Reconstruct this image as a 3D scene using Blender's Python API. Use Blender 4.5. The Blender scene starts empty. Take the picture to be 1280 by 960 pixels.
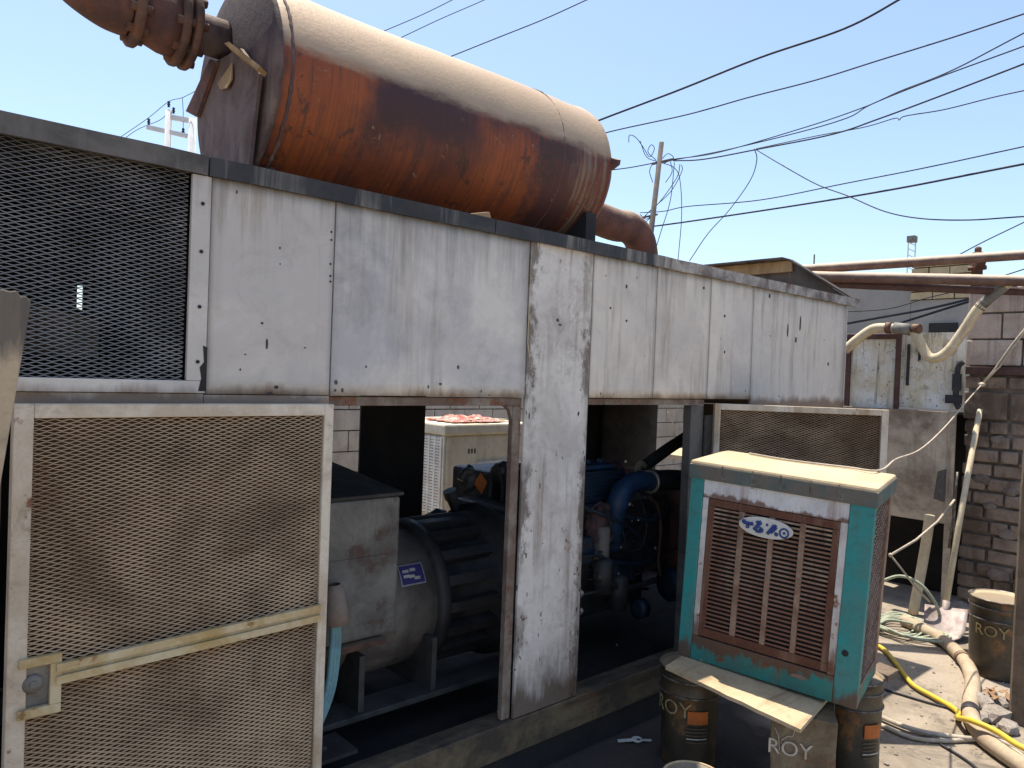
import bpy, math, random
from mathutils import Vector, Matrix, noise as mnoise
random.seed(7)
R=math.radians
scene=bpy.context.scene
col=scene.collection
# ------------------------------------------------------------------ camera
YAW,PITCH,ROLL=R(48.02),R(-0.7875),R(2.1817); FOC=932.16
CAM=Vector((0,-2.1,1.6))
fw=Vector((math.cos(PITCH)*math.cos(YAW),math.cos(PITCH)*math.sin(YAW),math.sin(PITCH)))
_r=fw.cross(Vector((0,0,1))).normalized(); _u=_r.cross(fw)
rt=_r*math.cos(ROLL)+_u*math.sin(ROLL); up=-_r*math.sin(ROLL)+_u*math.cos(ROLL)
cam=bpy.data.cameras.new('camera'); camo=bpy.data.objects.new('camera',cam); col.objects.link(camo)
m=Matrix((rt,up,-fw)).transposed().to_4x4(); m.translation=CAM; camo.matrix_world=m
cam.sensor_width=36; cam.lens=FOC/1280*36; cam.clip_start=.02; cam.clip_end=2000
scene.camera=camo
# a place in the world from a point of the photograph and the surface it lies on
def ray(x,y): return fw+rt*((x-640)/FOC)-up*((y-480)/FOC)
def onX(x,y,X): d=ray(x,y); return CAM+d*((X-CAM.x)/d.x)
def onY(x,y,Y=0): d=ray(x,y); return CAM+d*((Y-CAM.y)/d.y)
def onZ(x,y,Z=0): d=ray(x,y); return CAM+d*((Z-CAM.z)/d.z)
def far(x,y,k): return CAM+ray(x,y)*k
# ------------------------------------------------------------------ materials
def mat(name,base,var=None,vs=3.0,vamt=.6,streak=None,ss=9.0,samt=.5,rust=None,rs=7.0,rth=.62,rcol=(.10,.035,.015),
        rough=.75,metal=0.0,bump=.15,bs=40.0,dust=None,damt=.6,fine=.25,zrust=None,chips=None,hstreak=False,spec=.3,zamp=.55,grime=.35,dlo=.35,gcol=None,ztop=None,xedge=None):
    mt=bpy.data.materials.new(name); mt.use_nodes=True; nt=mt.node_tree; N=nt.nodes; L=nt.links
    b=N['Principled BSDF']; b.inputs['Roughness'].default_value=rough; b.inputs['Metallic'].default_value=metal
    b.inputs['Specular IOR Level'].default_value=spec
    tc=N.new('ShaderNodeTexCoord'); co=tc.outputs['Object']
    def noi(scale,detail=6,rough_=.6,mp=None,dist=0):
        n=N.new('ShaderNodeTexNoise'); n.inputs['Scale'].default_value=scale; n.inputs['Detail'].default_value=detail
        n.inputs['Roughness'].default_value=rough_; n.inputs['Distortion'].default_value=dist
        if mp:
            q=N.new('ShaderNodeMapping'); q.inputs['Scale'].default_value=mp; L.new(co,q.inputs['Vector']); L.new(q.outputs[0],n.inputs['Vector'])
        else: L.new(co,n.inputs['Vector'])
        return n.outputs['Fac']
    def ramp(v,a,c):
        n=N.new('ShaderNodeMapRange'); n.inputs['From Min'].default_value=a; n.inputs['From Max'].default_value=c; L.new(v,n.inputs['Value']); return n.outputs[0]
    def mul(v,k):
        n=N.new('ShaderNodeMath'); n.operation='MULTIPLY'; L.new(v,n.inputs[0])
        if isinstance(k,(int,float)): n.inputs[1].default_value=k
        else: L.new(k,n.inputs[1])
        return n.outputs[0]
    def addn(v,k):
        n=N.new('ShaderNodeMath'); n.operation='ADD'; L.new(v,n.inputs[0])
        if isinstance(k,(int,float)): n.inputs[1].default_value=k
        else: L.new(k,n.inputs[1])
        return n.outputs[0]
    def mix(c1,c2,f):
        n=N.new('ShaderNodeMix'); n.data_type='RGBA'
        for s,c in ((6,c1),(7,c2)):
            if isinstance(c,tuple): n.inputs[s].default_value=(*c,1)
            else: L.new(c,n.inputs[s])
        if isinstance(f,(int,float)): n.inputs[0].default_value=f
        else: L.new(f,n.inputs[0])
        return n.outputs[2]
    c=base
    if var: c=mix(c,var,mul(ramp(noi(vs,8,.68,None,.4),.42,.60),vamt))
    if fine: c=mix(c,tuple(x*.45 for x in base),mul(ramp(noi(bs*1.7,4),.5,.75),fine))
    if grime and fine: c=mix(c,gcol or tuple(x*.30+y for x,y in zip(base,(.012,.008,.004))),mul(mul(ramp(noi(vs*2.3+3,9,.75,None,.8),.50,.68),ramp(noi(vs*.55+.7,3),.40,.58)),grime))
    if streak: c=mix(c,streak,mul(mul(ramp(noi(ss,5,.7,(1,1,.06) if not hstreak else (.06,1,1)),.5,.66),ramp(noi(1.9,3),.42,.56)),samt))
    if chips: c=mix(c,chips,ramp(noi(16,5,.7,None,.6),.69,.71))
    if rust: c=mix(c,mix(rcol,tuple(x*2.2 for x in rcol),noi(30,4)),mul(ramp(noi(rs,9,.7),rth,rth+.06),rust))
    if xedge:
        xc,hw,wd,xcol,xa=xedge
        sx=N.new('ShaderNodeSeparateXYZ'); L.new(co,sx.inputs[0])
        ab=N.new('ShaderNodeMath'); ab.operation='ABSOLUTE'; L.new(addn(sx.outputs['X'],-xc),ab.inputs[0])
        e=addn(ab.outputs[0],mul(addn(noi(14,9,.8,(1,1,.5)),-.5),.30))
        c=mix(c,xcol,mul(mul(ramp(e,hw-wd,hw-wd*.35),ramp(noi(5,4,.6,(1,1,.6)),.40,.55)),xa))
    if zrust:
        z0,z1,zc=zrust
        sx=N.new('ShaderNodeSeparateXYZ'); L.new(co,sx.inputs[0])
        zz=addn(sx.outputs['Z'],mul(addn(noi(9,7,.7,(1,1,.25)),-.5),zamp))
        c=mix(c,zc,mul(ramp(zz,z1,z0),.85))
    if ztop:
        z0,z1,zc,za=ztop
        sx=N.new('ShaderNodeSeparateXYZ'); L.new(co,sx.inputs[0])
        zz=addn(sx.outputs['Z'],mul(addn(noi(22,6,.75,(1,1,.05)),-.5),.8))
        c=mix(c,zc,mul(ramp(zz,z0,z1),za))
    if dust:
        g=N.new('ShaderNodeNewGeometry'); sx=N.new('ShaderNodeSeparateXYZ'); L.new(g.outputs['Normal'],sx.inputs[0])
        f=ramp(addn(sx.outputs['Z'],mul(addn(noi(14,6),-.5),.5)),dlo,dlo+.5)
        c=mix(c,dust,mul(f,damt))
    if isinstance(c,tuple): b.inputs['Base Color'].default_value=(*c,1)
    else: L.new(c,b.inputs['Base Color'])
    rr=ramp(noi(bs*.4,4),.2,.8)
    n=N.new('ShaderNodeMapRange'); n.inputs['To Min'].default_value=max(.05,rough-.12); n.inputs['To Max'].default_value=min(1,rough+.12); L.new(rr,n.inputs['Value']); L.new(n.outputs[0],b.inputs['Roughness'])
    if bump:
        bp=N.new('ShaderNodeBump'); bp.inputs['Strength'].default_value=bump; bp.inputs['Distance'].default_value=.02
        L.new(addn(noi(bs,6,.7),mul(noi(bs*.12,3),1.2)),bp.inputs['Height']); L.new(bp.outputs[0],b.inputs['Normal'])
    return mt
DUST=(.42,.33,.22)
M={}
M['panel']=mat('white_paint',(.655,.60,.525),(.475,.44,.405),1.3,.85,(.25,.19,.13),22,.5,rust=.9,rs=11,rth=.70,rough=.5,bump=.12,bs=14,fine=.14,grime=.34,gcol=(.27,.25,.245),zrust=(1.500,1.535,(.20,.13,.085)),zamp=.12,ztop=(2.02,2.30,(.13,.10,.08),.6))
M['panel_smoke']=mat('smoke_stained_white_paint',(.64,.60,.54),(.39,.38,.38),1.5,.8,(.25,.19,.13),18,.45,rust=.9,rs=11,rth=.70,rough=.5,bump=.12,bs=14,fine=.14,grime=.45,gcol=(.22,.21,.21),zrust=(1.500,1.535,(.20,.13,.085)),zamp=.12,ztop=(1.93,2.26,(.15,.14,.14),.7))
M['panel_old']=mat('scuffed_white_paint',(.66,.62,.565),(.48,.44,.395),3.2,.9,(.20,.14,.10),22,.55,rust=.95,rs=12,rth=.64,rough=.6,bump=.1,bs=22,zrust=(.33,.47,(.075,.042,.022)),zamp=.5,grime=.55,gcol=(.15,.115,.095),xedge=(-.06,.178,.040,(.10,.072,.055),.8))
M['trim']=mat('grey_trim_paint',(.028,.028,.031),(.055,.053,.053),4,.8,(.27,.25,.225),9,.9,rough=.5,bump=.12,dust=DUST,damt=.5,dlo=.5)
M['trim_pale']=mat('worn_trim_paint',(.135,.122,.11),(.06,.056,.053),3.5,.95,(.20,.19,.175),9,.7,rough=.55,bump=.15,grime=.5,dust=DUST,damt=.4,dlo=.5)
M['end_trim']=mat('flaking_trim_paint',(.42,.39,.36),(.12,.10,.09),7,.9,(.10,.08,.07),14,.8,rust=.8,rs=12,rth=.58,rough=.7,bump=.2,dust=DUST,damt=.4)
M['meshgrey']=mat('grey_mesh_steel',(.33,.295,.26),(.20,.18,.16),6,.8,rough=.55,bump=0,fine=0)
M['meshdust']=mat('dusty_mesh_steel',(.58,.395,.23),(.23,.13,.065),2.0,.9,rough=.8,bump=0,fine=0)
M['clog']=mat('dust_clogged_screen',(.085,.046,.025),(.026,.017,.012),1.6,.95,(.15,.092,.055),20,.7,rough=.95,bump=.3)
M['frame']=mat('cream_frame_paint',(.64,.565,.455),(.46,.37,.265),6,.8,(.32,.21,.10),18,.7,rust=.9,rs=13,rth=.62,rough=.6,bump=.15,grime=.6,gcol=(.20,.15,.10))
M['bar']=mat('yellowed_frame_paint',(.56,.47,.30),(.40,.27,.10),6,.9,rust=.9,rs=16,rth=.60,rcol=(.14,.07,.02),rough=.6,bump=.15)
M['frame_brown']=mat('rusty_opening_frame',(.15,.105,.08),(.30,.255,.21),7,.7,(.08,.05,.03),14,.7,rust=.8,rs=9,rth=.55,rough=.75,bump=.2)
M['rail']=mat('oily_base_paint',(.065,.052,.04),(.20,.15,.085),4,.8,(.03,.025,.02),14,.8,rust=.6,rs=8,rth=.6,rough=.6,bump=.25,hstreak=True)
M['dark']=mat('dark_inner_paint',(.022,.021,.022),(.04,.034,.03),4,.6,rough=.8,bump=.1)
M['sooty']=mat('sooty_sheet',(.10,.085,.075),(.04,.035,.032),3,.9,(.14,.10,.07),12,.6,rough=.8,bump=.1)
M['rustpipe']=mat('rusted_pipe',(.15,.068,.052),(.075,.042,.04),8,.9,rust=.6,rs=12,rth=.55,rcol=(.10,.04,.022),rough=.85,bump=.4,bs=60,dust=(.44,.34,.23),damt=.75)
M['rustflange']=mat('rusted_flange',(.16,.085,.058),(.07,.045,.04),10,.9,rust=.6,rs=14,rth=.56,rough=.9,bump=.5,bs=60,dust=(.40,.30,.20),damt=.5)
M['plate']=mat('weathered_plate',(.15,.105,.10),(.075,.05,.05),5,.9,(.24,.19,.155),12,.6,rust=.6,rs=9,rth=.6,rough=.85,bump=.3,dust=DUST,damt=.4)
M['capplate']=mat('scorched_plate',(.15,.105,.10),(.075,.05,.05),5,.9,(.22,.17,.14),12,.6,zrust=(.52,.40,(.035,.026,.028)),zamp=.3,rough=.85,bump=.3,dust=DUST,damt=.3)
M['tan']=mat('dust_covered_sheet',(.36,.25,.14),(.20,.12,.06),5,.7,(.12,.08,.05),12,.5,rough=.9,bump=.25)
M['steelpipe']=mat('brown_oxide_pipe',(.11,.06,.05),(.19,.13,.10),7,.7,rust=.5,rs=10,rth=.6,rough=.7,bump=.2,dust=(.58,.46,.34),damt=.97,dlo=.05)  # strong dust layer also paints the upper half pale, as if lit from above
M['teal']=mat('teal_paint',(.018,.25,.25),(.03,.14,.13),5,.7,(.10,.12,.09),14,.6,rust=.9,rs=10,rth=.66,rcol=(.11,.05,.025),rough=.5,bump=.12)
M['tealworn']=mat('peeling_teal_paint',(.025,.20,.18),(.05,.12,.10),7,.7,(.16,.11,.07),14,.7,zrust=(.072,.056,(.12,.046,.024)),zamp=.30,rust=1,rs=9,rth=.60,rcol=(.10,.045,.02),rough=.6,bump=.25,chips=(.30,.26,.22))
M['coolwhite']=mat('peeling_white_paint',(.66,.66,.66),(.50,.50,.52),8,.7,(.22,.12,.08),15,.8,zrust=(.685,.695,(.12,.045,.022)),zamp=.13,rust=1,rs=9,rth=.60,rcol=(.11,.045,.02),rough=.6,bump=.2)
M['coolstrip']=mat('chipped_white_paint',(.62,.61,.59),(.46,.44,.42),8,.8,(.22,.12,.08),15,.8,zrust=(.12,.17,(.12,.045,.022)),zamp=.4,rust=1,rs=14,rth=.57,rcol=(.11,.045,.02),rough=.6,bump=.2)
M['tealpost']=mat('worn_teal_post_paint',(.016,.25,.25),(.06,.20,.19),5,.85,(.13,.10,.065),16,.9,grime=.6,gcol=(.05,.06,.045),zrust=(.035,.075,(.12,.05,.026)),zamp=.34,rust=1,rs=10,rth=.64,rough=.5,bump=.15)
M['louvre']=mat('rusty_louvre',(.14,.058,.035),(.085,.034,.022),6,.8,(.22,.14,.10),20,.7,rough=.85,bump=.3)
M['slat']=mat('dusty_slat',(.38,.285,.205),(.20,.11,.07),5,.95,(.11,.045,.028),26,.8,zrust=(.30,.60,(.15,.065,.042)),zamp=.6,rough=.85,bump=.3)
M['louvre_rib']=mat('dusty_louvre_rib',(.30,.21,.155),(.17,.095,.06),9,.8,(.09,.04,.02),16,.6,rough=.85,bump=.3)
M['lid']=mat('dusty_lid_paint',(.53,.42,.27),(.43,.33,.20),5,.7,rough=.95,bump=.2,grime=.2,fine=.2)
M['lidrim']=mat('grimy_lid_rim',(.14,.125,.105),(.05,.12,.12),6,.8,(.25,.22,.17),14,.6,rust=.6,rs=10,rth=.6,rough=.7,bump=.2,dust=(.55,.44,.29),damt=.9)
M['badge']=mat('badge_white',(.60,.60,.55),(.48,.46,.42),20,.6,rough=.5,bump=.05,fine=.1)
M['ink']=mat('blue_ink',(.02,.035,.19),(.03,.10,.24),40,.6,rough=.5,bump=0,fine=0)
M['cream']=mat('cream_cooler_paint',(.74,.68,.52),(.64,.56,.40),5,.7,(.22,.16,.10),14,.5,rust=.7,rs=14,rth=.7,rough=.6,bump=.1,dust=(.66,.58,.42),damt=.6)
M['creamgrille']=mat('cream_grille_paint',(.80,.77,.68),(.58,.52,.42),8,.6,rough=.6,bump=.1)
M['bucket']=mat('dark_tin_print',(.045,.034,.022),(.09,.065,.035),7,.8,(.02,.017,.015),14,.6,rust=.9,rs=7,rth=.55,rcol=(.12,.055,.022),rough=.45,bump=.12,dust=DUST,damt=.6,spec=.5)
M['bucketrim']=mat('scraped_tin_rim',(.09,.08,.07),(.30,.27,.23),20,.8,rust=.6,rs=14,rth=.6,rough=.4,metal=.5,bump=.2)
M['tinbrown']=mat('rust_stained_tin',(.105,.075,.045),(.22,.18,.12),7,.8,(.07,.04,.02),14,.7,rust=.7,rs=8,rth=.58,rough=.6,bump=.2)
M['gold']=mat('gold_print',(.36,.27,.13),(.20,.14,.07),30,.7,rough=.6,bump=0)
M['whitep']=mat('pale_print',(.50,.46,.40),(.30,.26,.22),30,.7,rough=.6,bump=0)
M['orange']=mat('orange_print',(.48,.13,.025),(.30,.09,.03),14,.6,rough=.6,bump=0)
M['yellowp']=mat('yellow_print',(.45,.36,.10),(.30,.22,.08),14,.6,rough=.6,bump=0)
M['wood']=mat('sunbleached_wood',(.52,.41,.26),(.42,.31,.18),5,.7,(.22,.15,.09),22,.7,rough=.9,bump=.3,bs=60,hstreak=True)
M['wooddark']=mat('old_grey_wood',(.19,.14,.10),(.10,.075,.055),6,.8,(.07,.05,.035),26,.8,rough=.9,bump=.35,bs=60)
M['woodplank']=mat('grey_plank_wood',(.47,.37,.25),(.36,.28,.19),3,.8,(.13,.10,.07),34,.9,rough=.9,bump=.35,bs=60,zrust=(1.66,1.60,(.115,.10,.088)),zamp=.40,gcol=(.10,.08,.06))
M['block']=mat('concrete_block',(.55,.455,.39),(.40,.32,.27),4,.9,(.22,.165,.13),9,.7,rough=.95,bump=.5,bs=70,fine=.35)
M['brick']=mat('dirty_brick',(.32,.24,.185),(.11,.078,.056),2.2,.95,(.38,.31,.24),8,.5,rough=.95,bump=.6,bs=60,fine=.35)
M['mortar']=mat('grey_mortar',(.27,.22,.185),(.10,.08,.066),6,.8,rough=.95,bump=.6,bs=70,fine=.35)
M['blockpale']=mat('pale_concrete_block',(.50,.45,.38),(.38,.33,.27),4,.8,(.26,.21,.17),9,.4,rough=.95,bump=.5,bs=60,fine=.35)
M['render']=mat('grey_cement_wall',(.33,.305,.27),(.25,.235,.215),.8,.7,(.24,.235,.23),1.5,.6,rough=.95,bump=.2,bs=30)
M['tanbrick']=mat('tan_brick',(.50,.40,.25),(.36,.27,.15),3,.7,rough=.95,bump=.5,bs=30)
M['peel']=mat('peeling_pale_paint',(.74,.74,.71),(.60,.52,.36),3.5,.9,(.12,.10,.07),34,1,rust=.6,rs=22,rth=.58,rcol=(.14,.12,.07),rough=.7,bump=.2,grime=.6,gcol=(.22,.20,.12))
M['beige']=mat('grimy_beige_sheet',(.52,.44,.34),(.20,.145,.105),2.4,.95,(.12,.085,.06),12,.8,rust=.7,rs=6,rth=.62,rough=.8,bump=.15)
M['brownsteel']=mat('maroon_steel',(.075,.035,.032),(.12,.07,.06),9,.7,rust=.5,rs=12,rth=.6,rough=.7,bump=.2)
M['pvc']=mat('cream_pvc',(.62,.53,.37),(.48,.38,.24),8,.7,(.25,.18,.11),10,.5,rough=.6,bump=.1)
M['hose']=mat('dusty_hose',(.44,.35,.24),(.32,.24,.16),7,.7,rough=.8,bump=.2)
M['yellow']=mat('yellow_hose_rubber',(.66,.46,.045),(.58,.40,.10),10,.6,rough=.5,bump=.05)
M['cable']=mat('pale_cable_rubber',(.50,.43,.33),(.34,.28,.21),12,.7,rough=.7,bump=.1)
M['cablegreen']=mat('pale_green_cable',(.38,.42,.30),(.26,.27,.20),12,.7,rough=.7,bump=.1)
M['wire']=mat('black_wire',(.022,.024,.03),None,rough=.7,bump=0,fine=0)
M['rubber']=mat('black_rubber',(.025,.025,.032),(.06,.055,.055),9,.6,rough=.6,bump=.15)
M['blue']=mat('engine_blue',(.020,.065,.155),(.014,.03,.06),8,.8,(.03,.03,.03),12,.6,rough=.5,bump=.15,spec=.5)
M['bluedark']=mat('oily_engine_blue',(.02,.042,.075),(.012,.016,.024),8,.8,rough=.45,bump=.2,spec=.5)
M['engine']=mat('oily_iron',(.032,.032,.036),(.075,.065,.06),9,.8,rough=.5,bump=.3,spec=.5)
M['wrap']=mat('heat_wrap',(.17,.10,.10),(.08,.05,.05),14,.9,rough=.95,bump=.8,bs=50)
M['altgrey']=mat('grey_machine_paint',(.215,.205,.18),(.11,.10,.09),4,.9,(.045,.038,.032),14,.9,rust=.8,rs=4,rth=.55,rcol=(.06,.033,.025),rough=.6,bump=.12)
M['altbarrel']=mat('oily_grey_barrel',(.20,.175,.15),(.095,.08,.07),4,.9,(.05,.042,.036),12,.7,rust=.6,rs=5,rth=.6,rcol=(.07,.035,.025),rough=.5,bump=.12)
M['tealcable']=mat('teal_cable',(.20,.36,.36),(.14,.24,.25),12,.7,rough=.6,bump=.1)
M['cone']=mat('dusty_shroud',(.27,.21,.17),(.19,.14,.115),8,.8,rough=.8,bump=.1)
M['plateblue']=mat('nameplate_blue',(.045,.04,.16),(.03,.025,.09),30,.6,rough=.4,bump=0)
M['silver']=mat('bare_metal',(.55,.52,.50),(.40,.38,.36),20,.6,rough=.35,metal=.7,bump=.05)
M['redcloth']=mat('faded_red_cloth',(.42,.09,.08),(.60,.46,.36),26,1,rough=.95,bump=.4)
M['polewood']=mat('pole_wood',(.15,.125,.11),(.09,.075,.065),3,.7,(.09,.07,.06),6,.6,rough=.9,bump=.3)
M['paleconc']=mat('pale_pole_concrete',(.62,.62,.62),(.54,.54,.55),2,.6,rough=.9,bump=.1)
M['shovel']=mat('worn_shovel_steel',(.36,.30,.275),(.22,.165,.14),9,.8,rough=.6,metal=.2,bump=.15)
M['stone']=mat('rubble_stone',(.36,.31,.26),(.22,.18,.15),9,.8,rough=.95,bump=.8,bs=40)
M['leaf']=mat('dry_leaf',(.26,.14,.07),(.36,.25,.15),14,.8,rough=.9,bump=.3)

def muffler_material():
    mt=bpy.data.materials.new('heat_burnt_steel'); mt.use_nodes=True; nt=mt.node_tree; N=nt.nodes; L=nt.links; b=N['Principled BSDF']
    b.inputs['Roughness'].default_value=.62; b.inputs['Metallic'].default_value=.15
    tc=N.new('ShaderNodeTexCoord')
    def mp(s,l=(0,0,0)):
        q=N.new('ShaderNodeMapping'); q.inputs['Scale'].default_value=s; q.inputs['Location'].default_value=l; L.new(tc.outputs['Object'],q.inputs['Vector']); return q.outputs[0]
    def noi(v,sc,d=6,r=.6,dist=0):
        n=N.new('ShaderNodeTexNoise'); n.inputs['Scale'].default_value=sc; n.inputs['Detail'].default_value=d; n.inputs['Roughness'].default_value=r; n.inputs['Distortion'].default_value=dist; L.new(v,n.inputs['Vector']); return n.outputs['Fac']
    def rng(v,a,c,to0=0,to1=1):
        n=N.new('ShaderNodeMapRange'); n.interpolation_type='SMOOTHSTEP'
        n.inputs['From Min'].default_value=a; n.inputs['From Max'].default_value=c; n.inputs['To Min'].default_value=to0; n.inputs['To Max'].default_value=to1; L.new(v,n.inputs['Value']); return n.outputs[0]
    def ma(op,a,c):
        n=N.new('ShaderNodeMath'); n.operation=op
        for i,x in enumerate((a,c)):
            if isinstance(x,(int,float)): n.inputs[i].default_value=x
            else: L.new(x,n.inputs[i])
        return n.outputs[0]
    def mix(a,c,f):
        n=N.new('ShaderNodeMix'); n.data_type='RGBA'
        for s,x in ((6,a),(7,c)):
            if isinstance(x,tuple): n.inputs[s].default_value=(*x,1)
            else: L.new(x,n.inputs[s])
        if isinstance(f,(int,float)): n.inputs[0].default_value=f
        else: L.new(f,n.inputs[0])
        return n.outputs[2]
    sx=N.new('ShaderNodeSeparateXYZ'); L.new(tc.outputs['Object'],sx.inputs[0]); X,Y,Z=sx.outputs
    wob=ma('MULTIPLY',ma('ADD',noi(mp((1,1,1)),4,7,.65),-.5),.5)
    # heat-scale blotches: a dark burnt belt along the upper middle, one dark band low near the far end
    streak=noi(mp((60,3,3)),1.0,5,.7)
    org=mix((.20,.038,.009),(.33,.085,.016),noi(mp((1,1,1)),5,6))
    org=mix(org,(.10,.03,.018),ma('MULTIPLY',rng(streak,.42,.70),.72))
    burnt=mix((.055,.018,.020),(.026,.015,.021),noi(mp((1,1,1)),6,5))
    xb=ma('ADD',X,wob); zb=ma('ADD',Z,wob)
    belt=ma('MULTIPLY',rng(zb,.33,.52),ma('MULTIPLY',rng(xb,.12,.42),rng(xb,1.36,1.15,0,1)))
    mid=ma('MULTIPLY',ma('MULTIPLY',ma('MULTIPLY',rng(xb,.28,.50),rng(xb,1.00,.74)),rng(zb,.06,.34)),.94)
    rim_=ma('MULTIPLY',rng(ma('ADD',X,ma('MULTIPLY',wob,.5)),.13,.05),.8)
    top=rng(zb,.52,.62)
    endb=ma('MULTIPLY',rng(xb,1.14,1.24),ma('SUBTRACT',1.0,ma('MULTIPLY',rng(xb,1.34,1.44),.35)))
    f=ma('MAXIMUM',ma('MAXIMUM',belt,mid),ma('MAXIMUM',ma('MULTIPLY',top,.8),ma('MULTIPLY',endb,.85)))
    f=ma('MAXIMUM',ma('MAXIMUM',f,rim_),ma('MULTIPLY',rng(noi(mp((1,1,1),(3,1,2)),3.2,8,.7),.52,.72),.8))
    c=mix(org,burnt,f)
    g2=ma('MULTIPLY',rng(xb,1.30,1.45),rng(noi(mp((30,2,2)),1.2,6,.7),.44,.62))
    c=mix(c,(.20,.165,.12),ma('MULTIPLY',g2,.75))
    c=mix(c,(.05,.03,.025),ma('MULTIPLY',rng(noi(mp((90,6,6),(5,0,0)),1.0,4),.56,.68),.5))
    c=mix(c,(.30,.22,.15),ma('MULTIPLY',rng(noi(mp((9,9,9)),2.0,9,.75,.8),.645,.665),.75))
    c=mix(c,(.045,.022,.017),ma('MULTIPLY',rng(noi(mp((1,1,1),(9,3,1)),7,10,.8,.6),.575,.60),.75))
    c=mix(c,(.30,.15,.07),ma('MULTIPLY',rng(noi(mp((1,1,1),(2,8,5)),11,10,.8,.6),.625,.645),.55))
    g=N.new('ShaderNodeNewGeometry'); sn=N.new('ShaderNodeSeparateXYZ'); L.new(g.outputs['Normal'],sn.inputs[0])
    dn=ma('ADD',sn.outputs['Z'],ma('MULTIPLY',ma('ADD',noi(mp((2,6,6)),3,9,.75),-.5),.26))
    c=mix(c,mix((.47,.345,.225),(.39,.28,.18),noi(mp((1,1,1)),7,6)),ma('MULTIPLY',rng(dn,.06,.24),.96))  # dust on top, its pale edge sharpened to paint in the sunlit boundary
    L.new(c,b.inputs['Base Color'])
    bp=N.new('ShaderNodeBump'); bp.inputs['Strength'].default_value=.22; bp.inputs['Distance'].default_value=.01
    L.new(ma('ADD',noi(mp((1,1,1)),45,6,.7),streak),bp.inputs['Height']); L.new(bp.outputs[0],b.inputs['Normal'])
    return mt
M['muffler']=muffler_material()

def ground_material():
    mt=mat('dusty_concrete_ground',(.33,.275,.21),(.20,.165,.125),1.6,.9,None,rough=.95,bump=.4,bs=30,fine=.35,grime=.9,gcol=(.065,.055,.046))  # grime blotches darkened further so they also stand for patches of shade
    nt=mt.node_tree; N=nt.nodes; L=nt.links; b=N['Principled BSDF']
    src=b.inputs['Base Color'].links[0].from_socket
    tc=N.new('ShaderNodeTexCoord'); sx=N.new('ShaderNodeSeparateXYZ'); L.new(tc.outputs['Object'],sx.inputs[0])
    n=N.new('ShaderNodeTexNoise'); n.inputs['Scale'].default_value=1.8; n.inputs['Detail'].default_value=8; L.new(tc.outputs['Object'],n.inputs['Vector'])
    # old engine oil soaked into the ground round the set
    def ma(op,a,c):
        k=N.new('ShaderNodeMath'); k.operation=op
        for i,x in enumerate((a,c)):
            if isinstance(x,(int,float)): k.inputs[i].default_value=x
            else: L.new(x,k.inputs[i])
        return k.outputs[0]
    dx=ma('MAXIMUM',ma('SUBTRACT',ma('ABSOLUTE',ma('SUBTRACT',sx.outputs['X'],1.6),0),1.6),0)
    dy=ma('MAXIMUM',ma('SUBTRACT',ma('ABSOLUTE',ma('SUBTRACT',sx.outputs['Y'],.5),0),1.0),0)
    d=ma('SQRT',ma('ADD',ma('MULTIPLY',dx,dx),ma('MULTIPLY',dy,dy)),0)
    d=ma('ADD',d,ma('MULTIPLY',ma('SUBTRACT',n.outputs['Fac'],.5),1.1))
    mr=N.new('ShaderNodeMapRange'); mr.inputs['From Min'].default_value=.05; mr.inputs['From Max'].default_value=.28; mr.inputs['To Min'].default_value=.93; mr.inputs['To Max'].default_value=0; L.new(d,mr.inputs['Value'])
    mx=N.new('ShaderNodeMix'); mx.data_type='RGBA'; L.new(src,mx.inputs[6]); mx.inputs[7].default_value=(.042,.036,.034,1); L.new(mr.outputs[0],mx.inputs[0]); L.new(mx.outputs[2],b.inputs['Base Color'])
    return mt
M['ventiron']=mat('dusty_black_iron',(.045,.042,.042),(.022,.021,.022),6,.8,rough=.55,bump=.2)
M['altfoot']=mat('grimy_foot_paint',(.075,.07,.062),(.035,.032,.03),5,.9,rough=.6,bump=.15)
M['ground']=ground_material()
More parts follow.
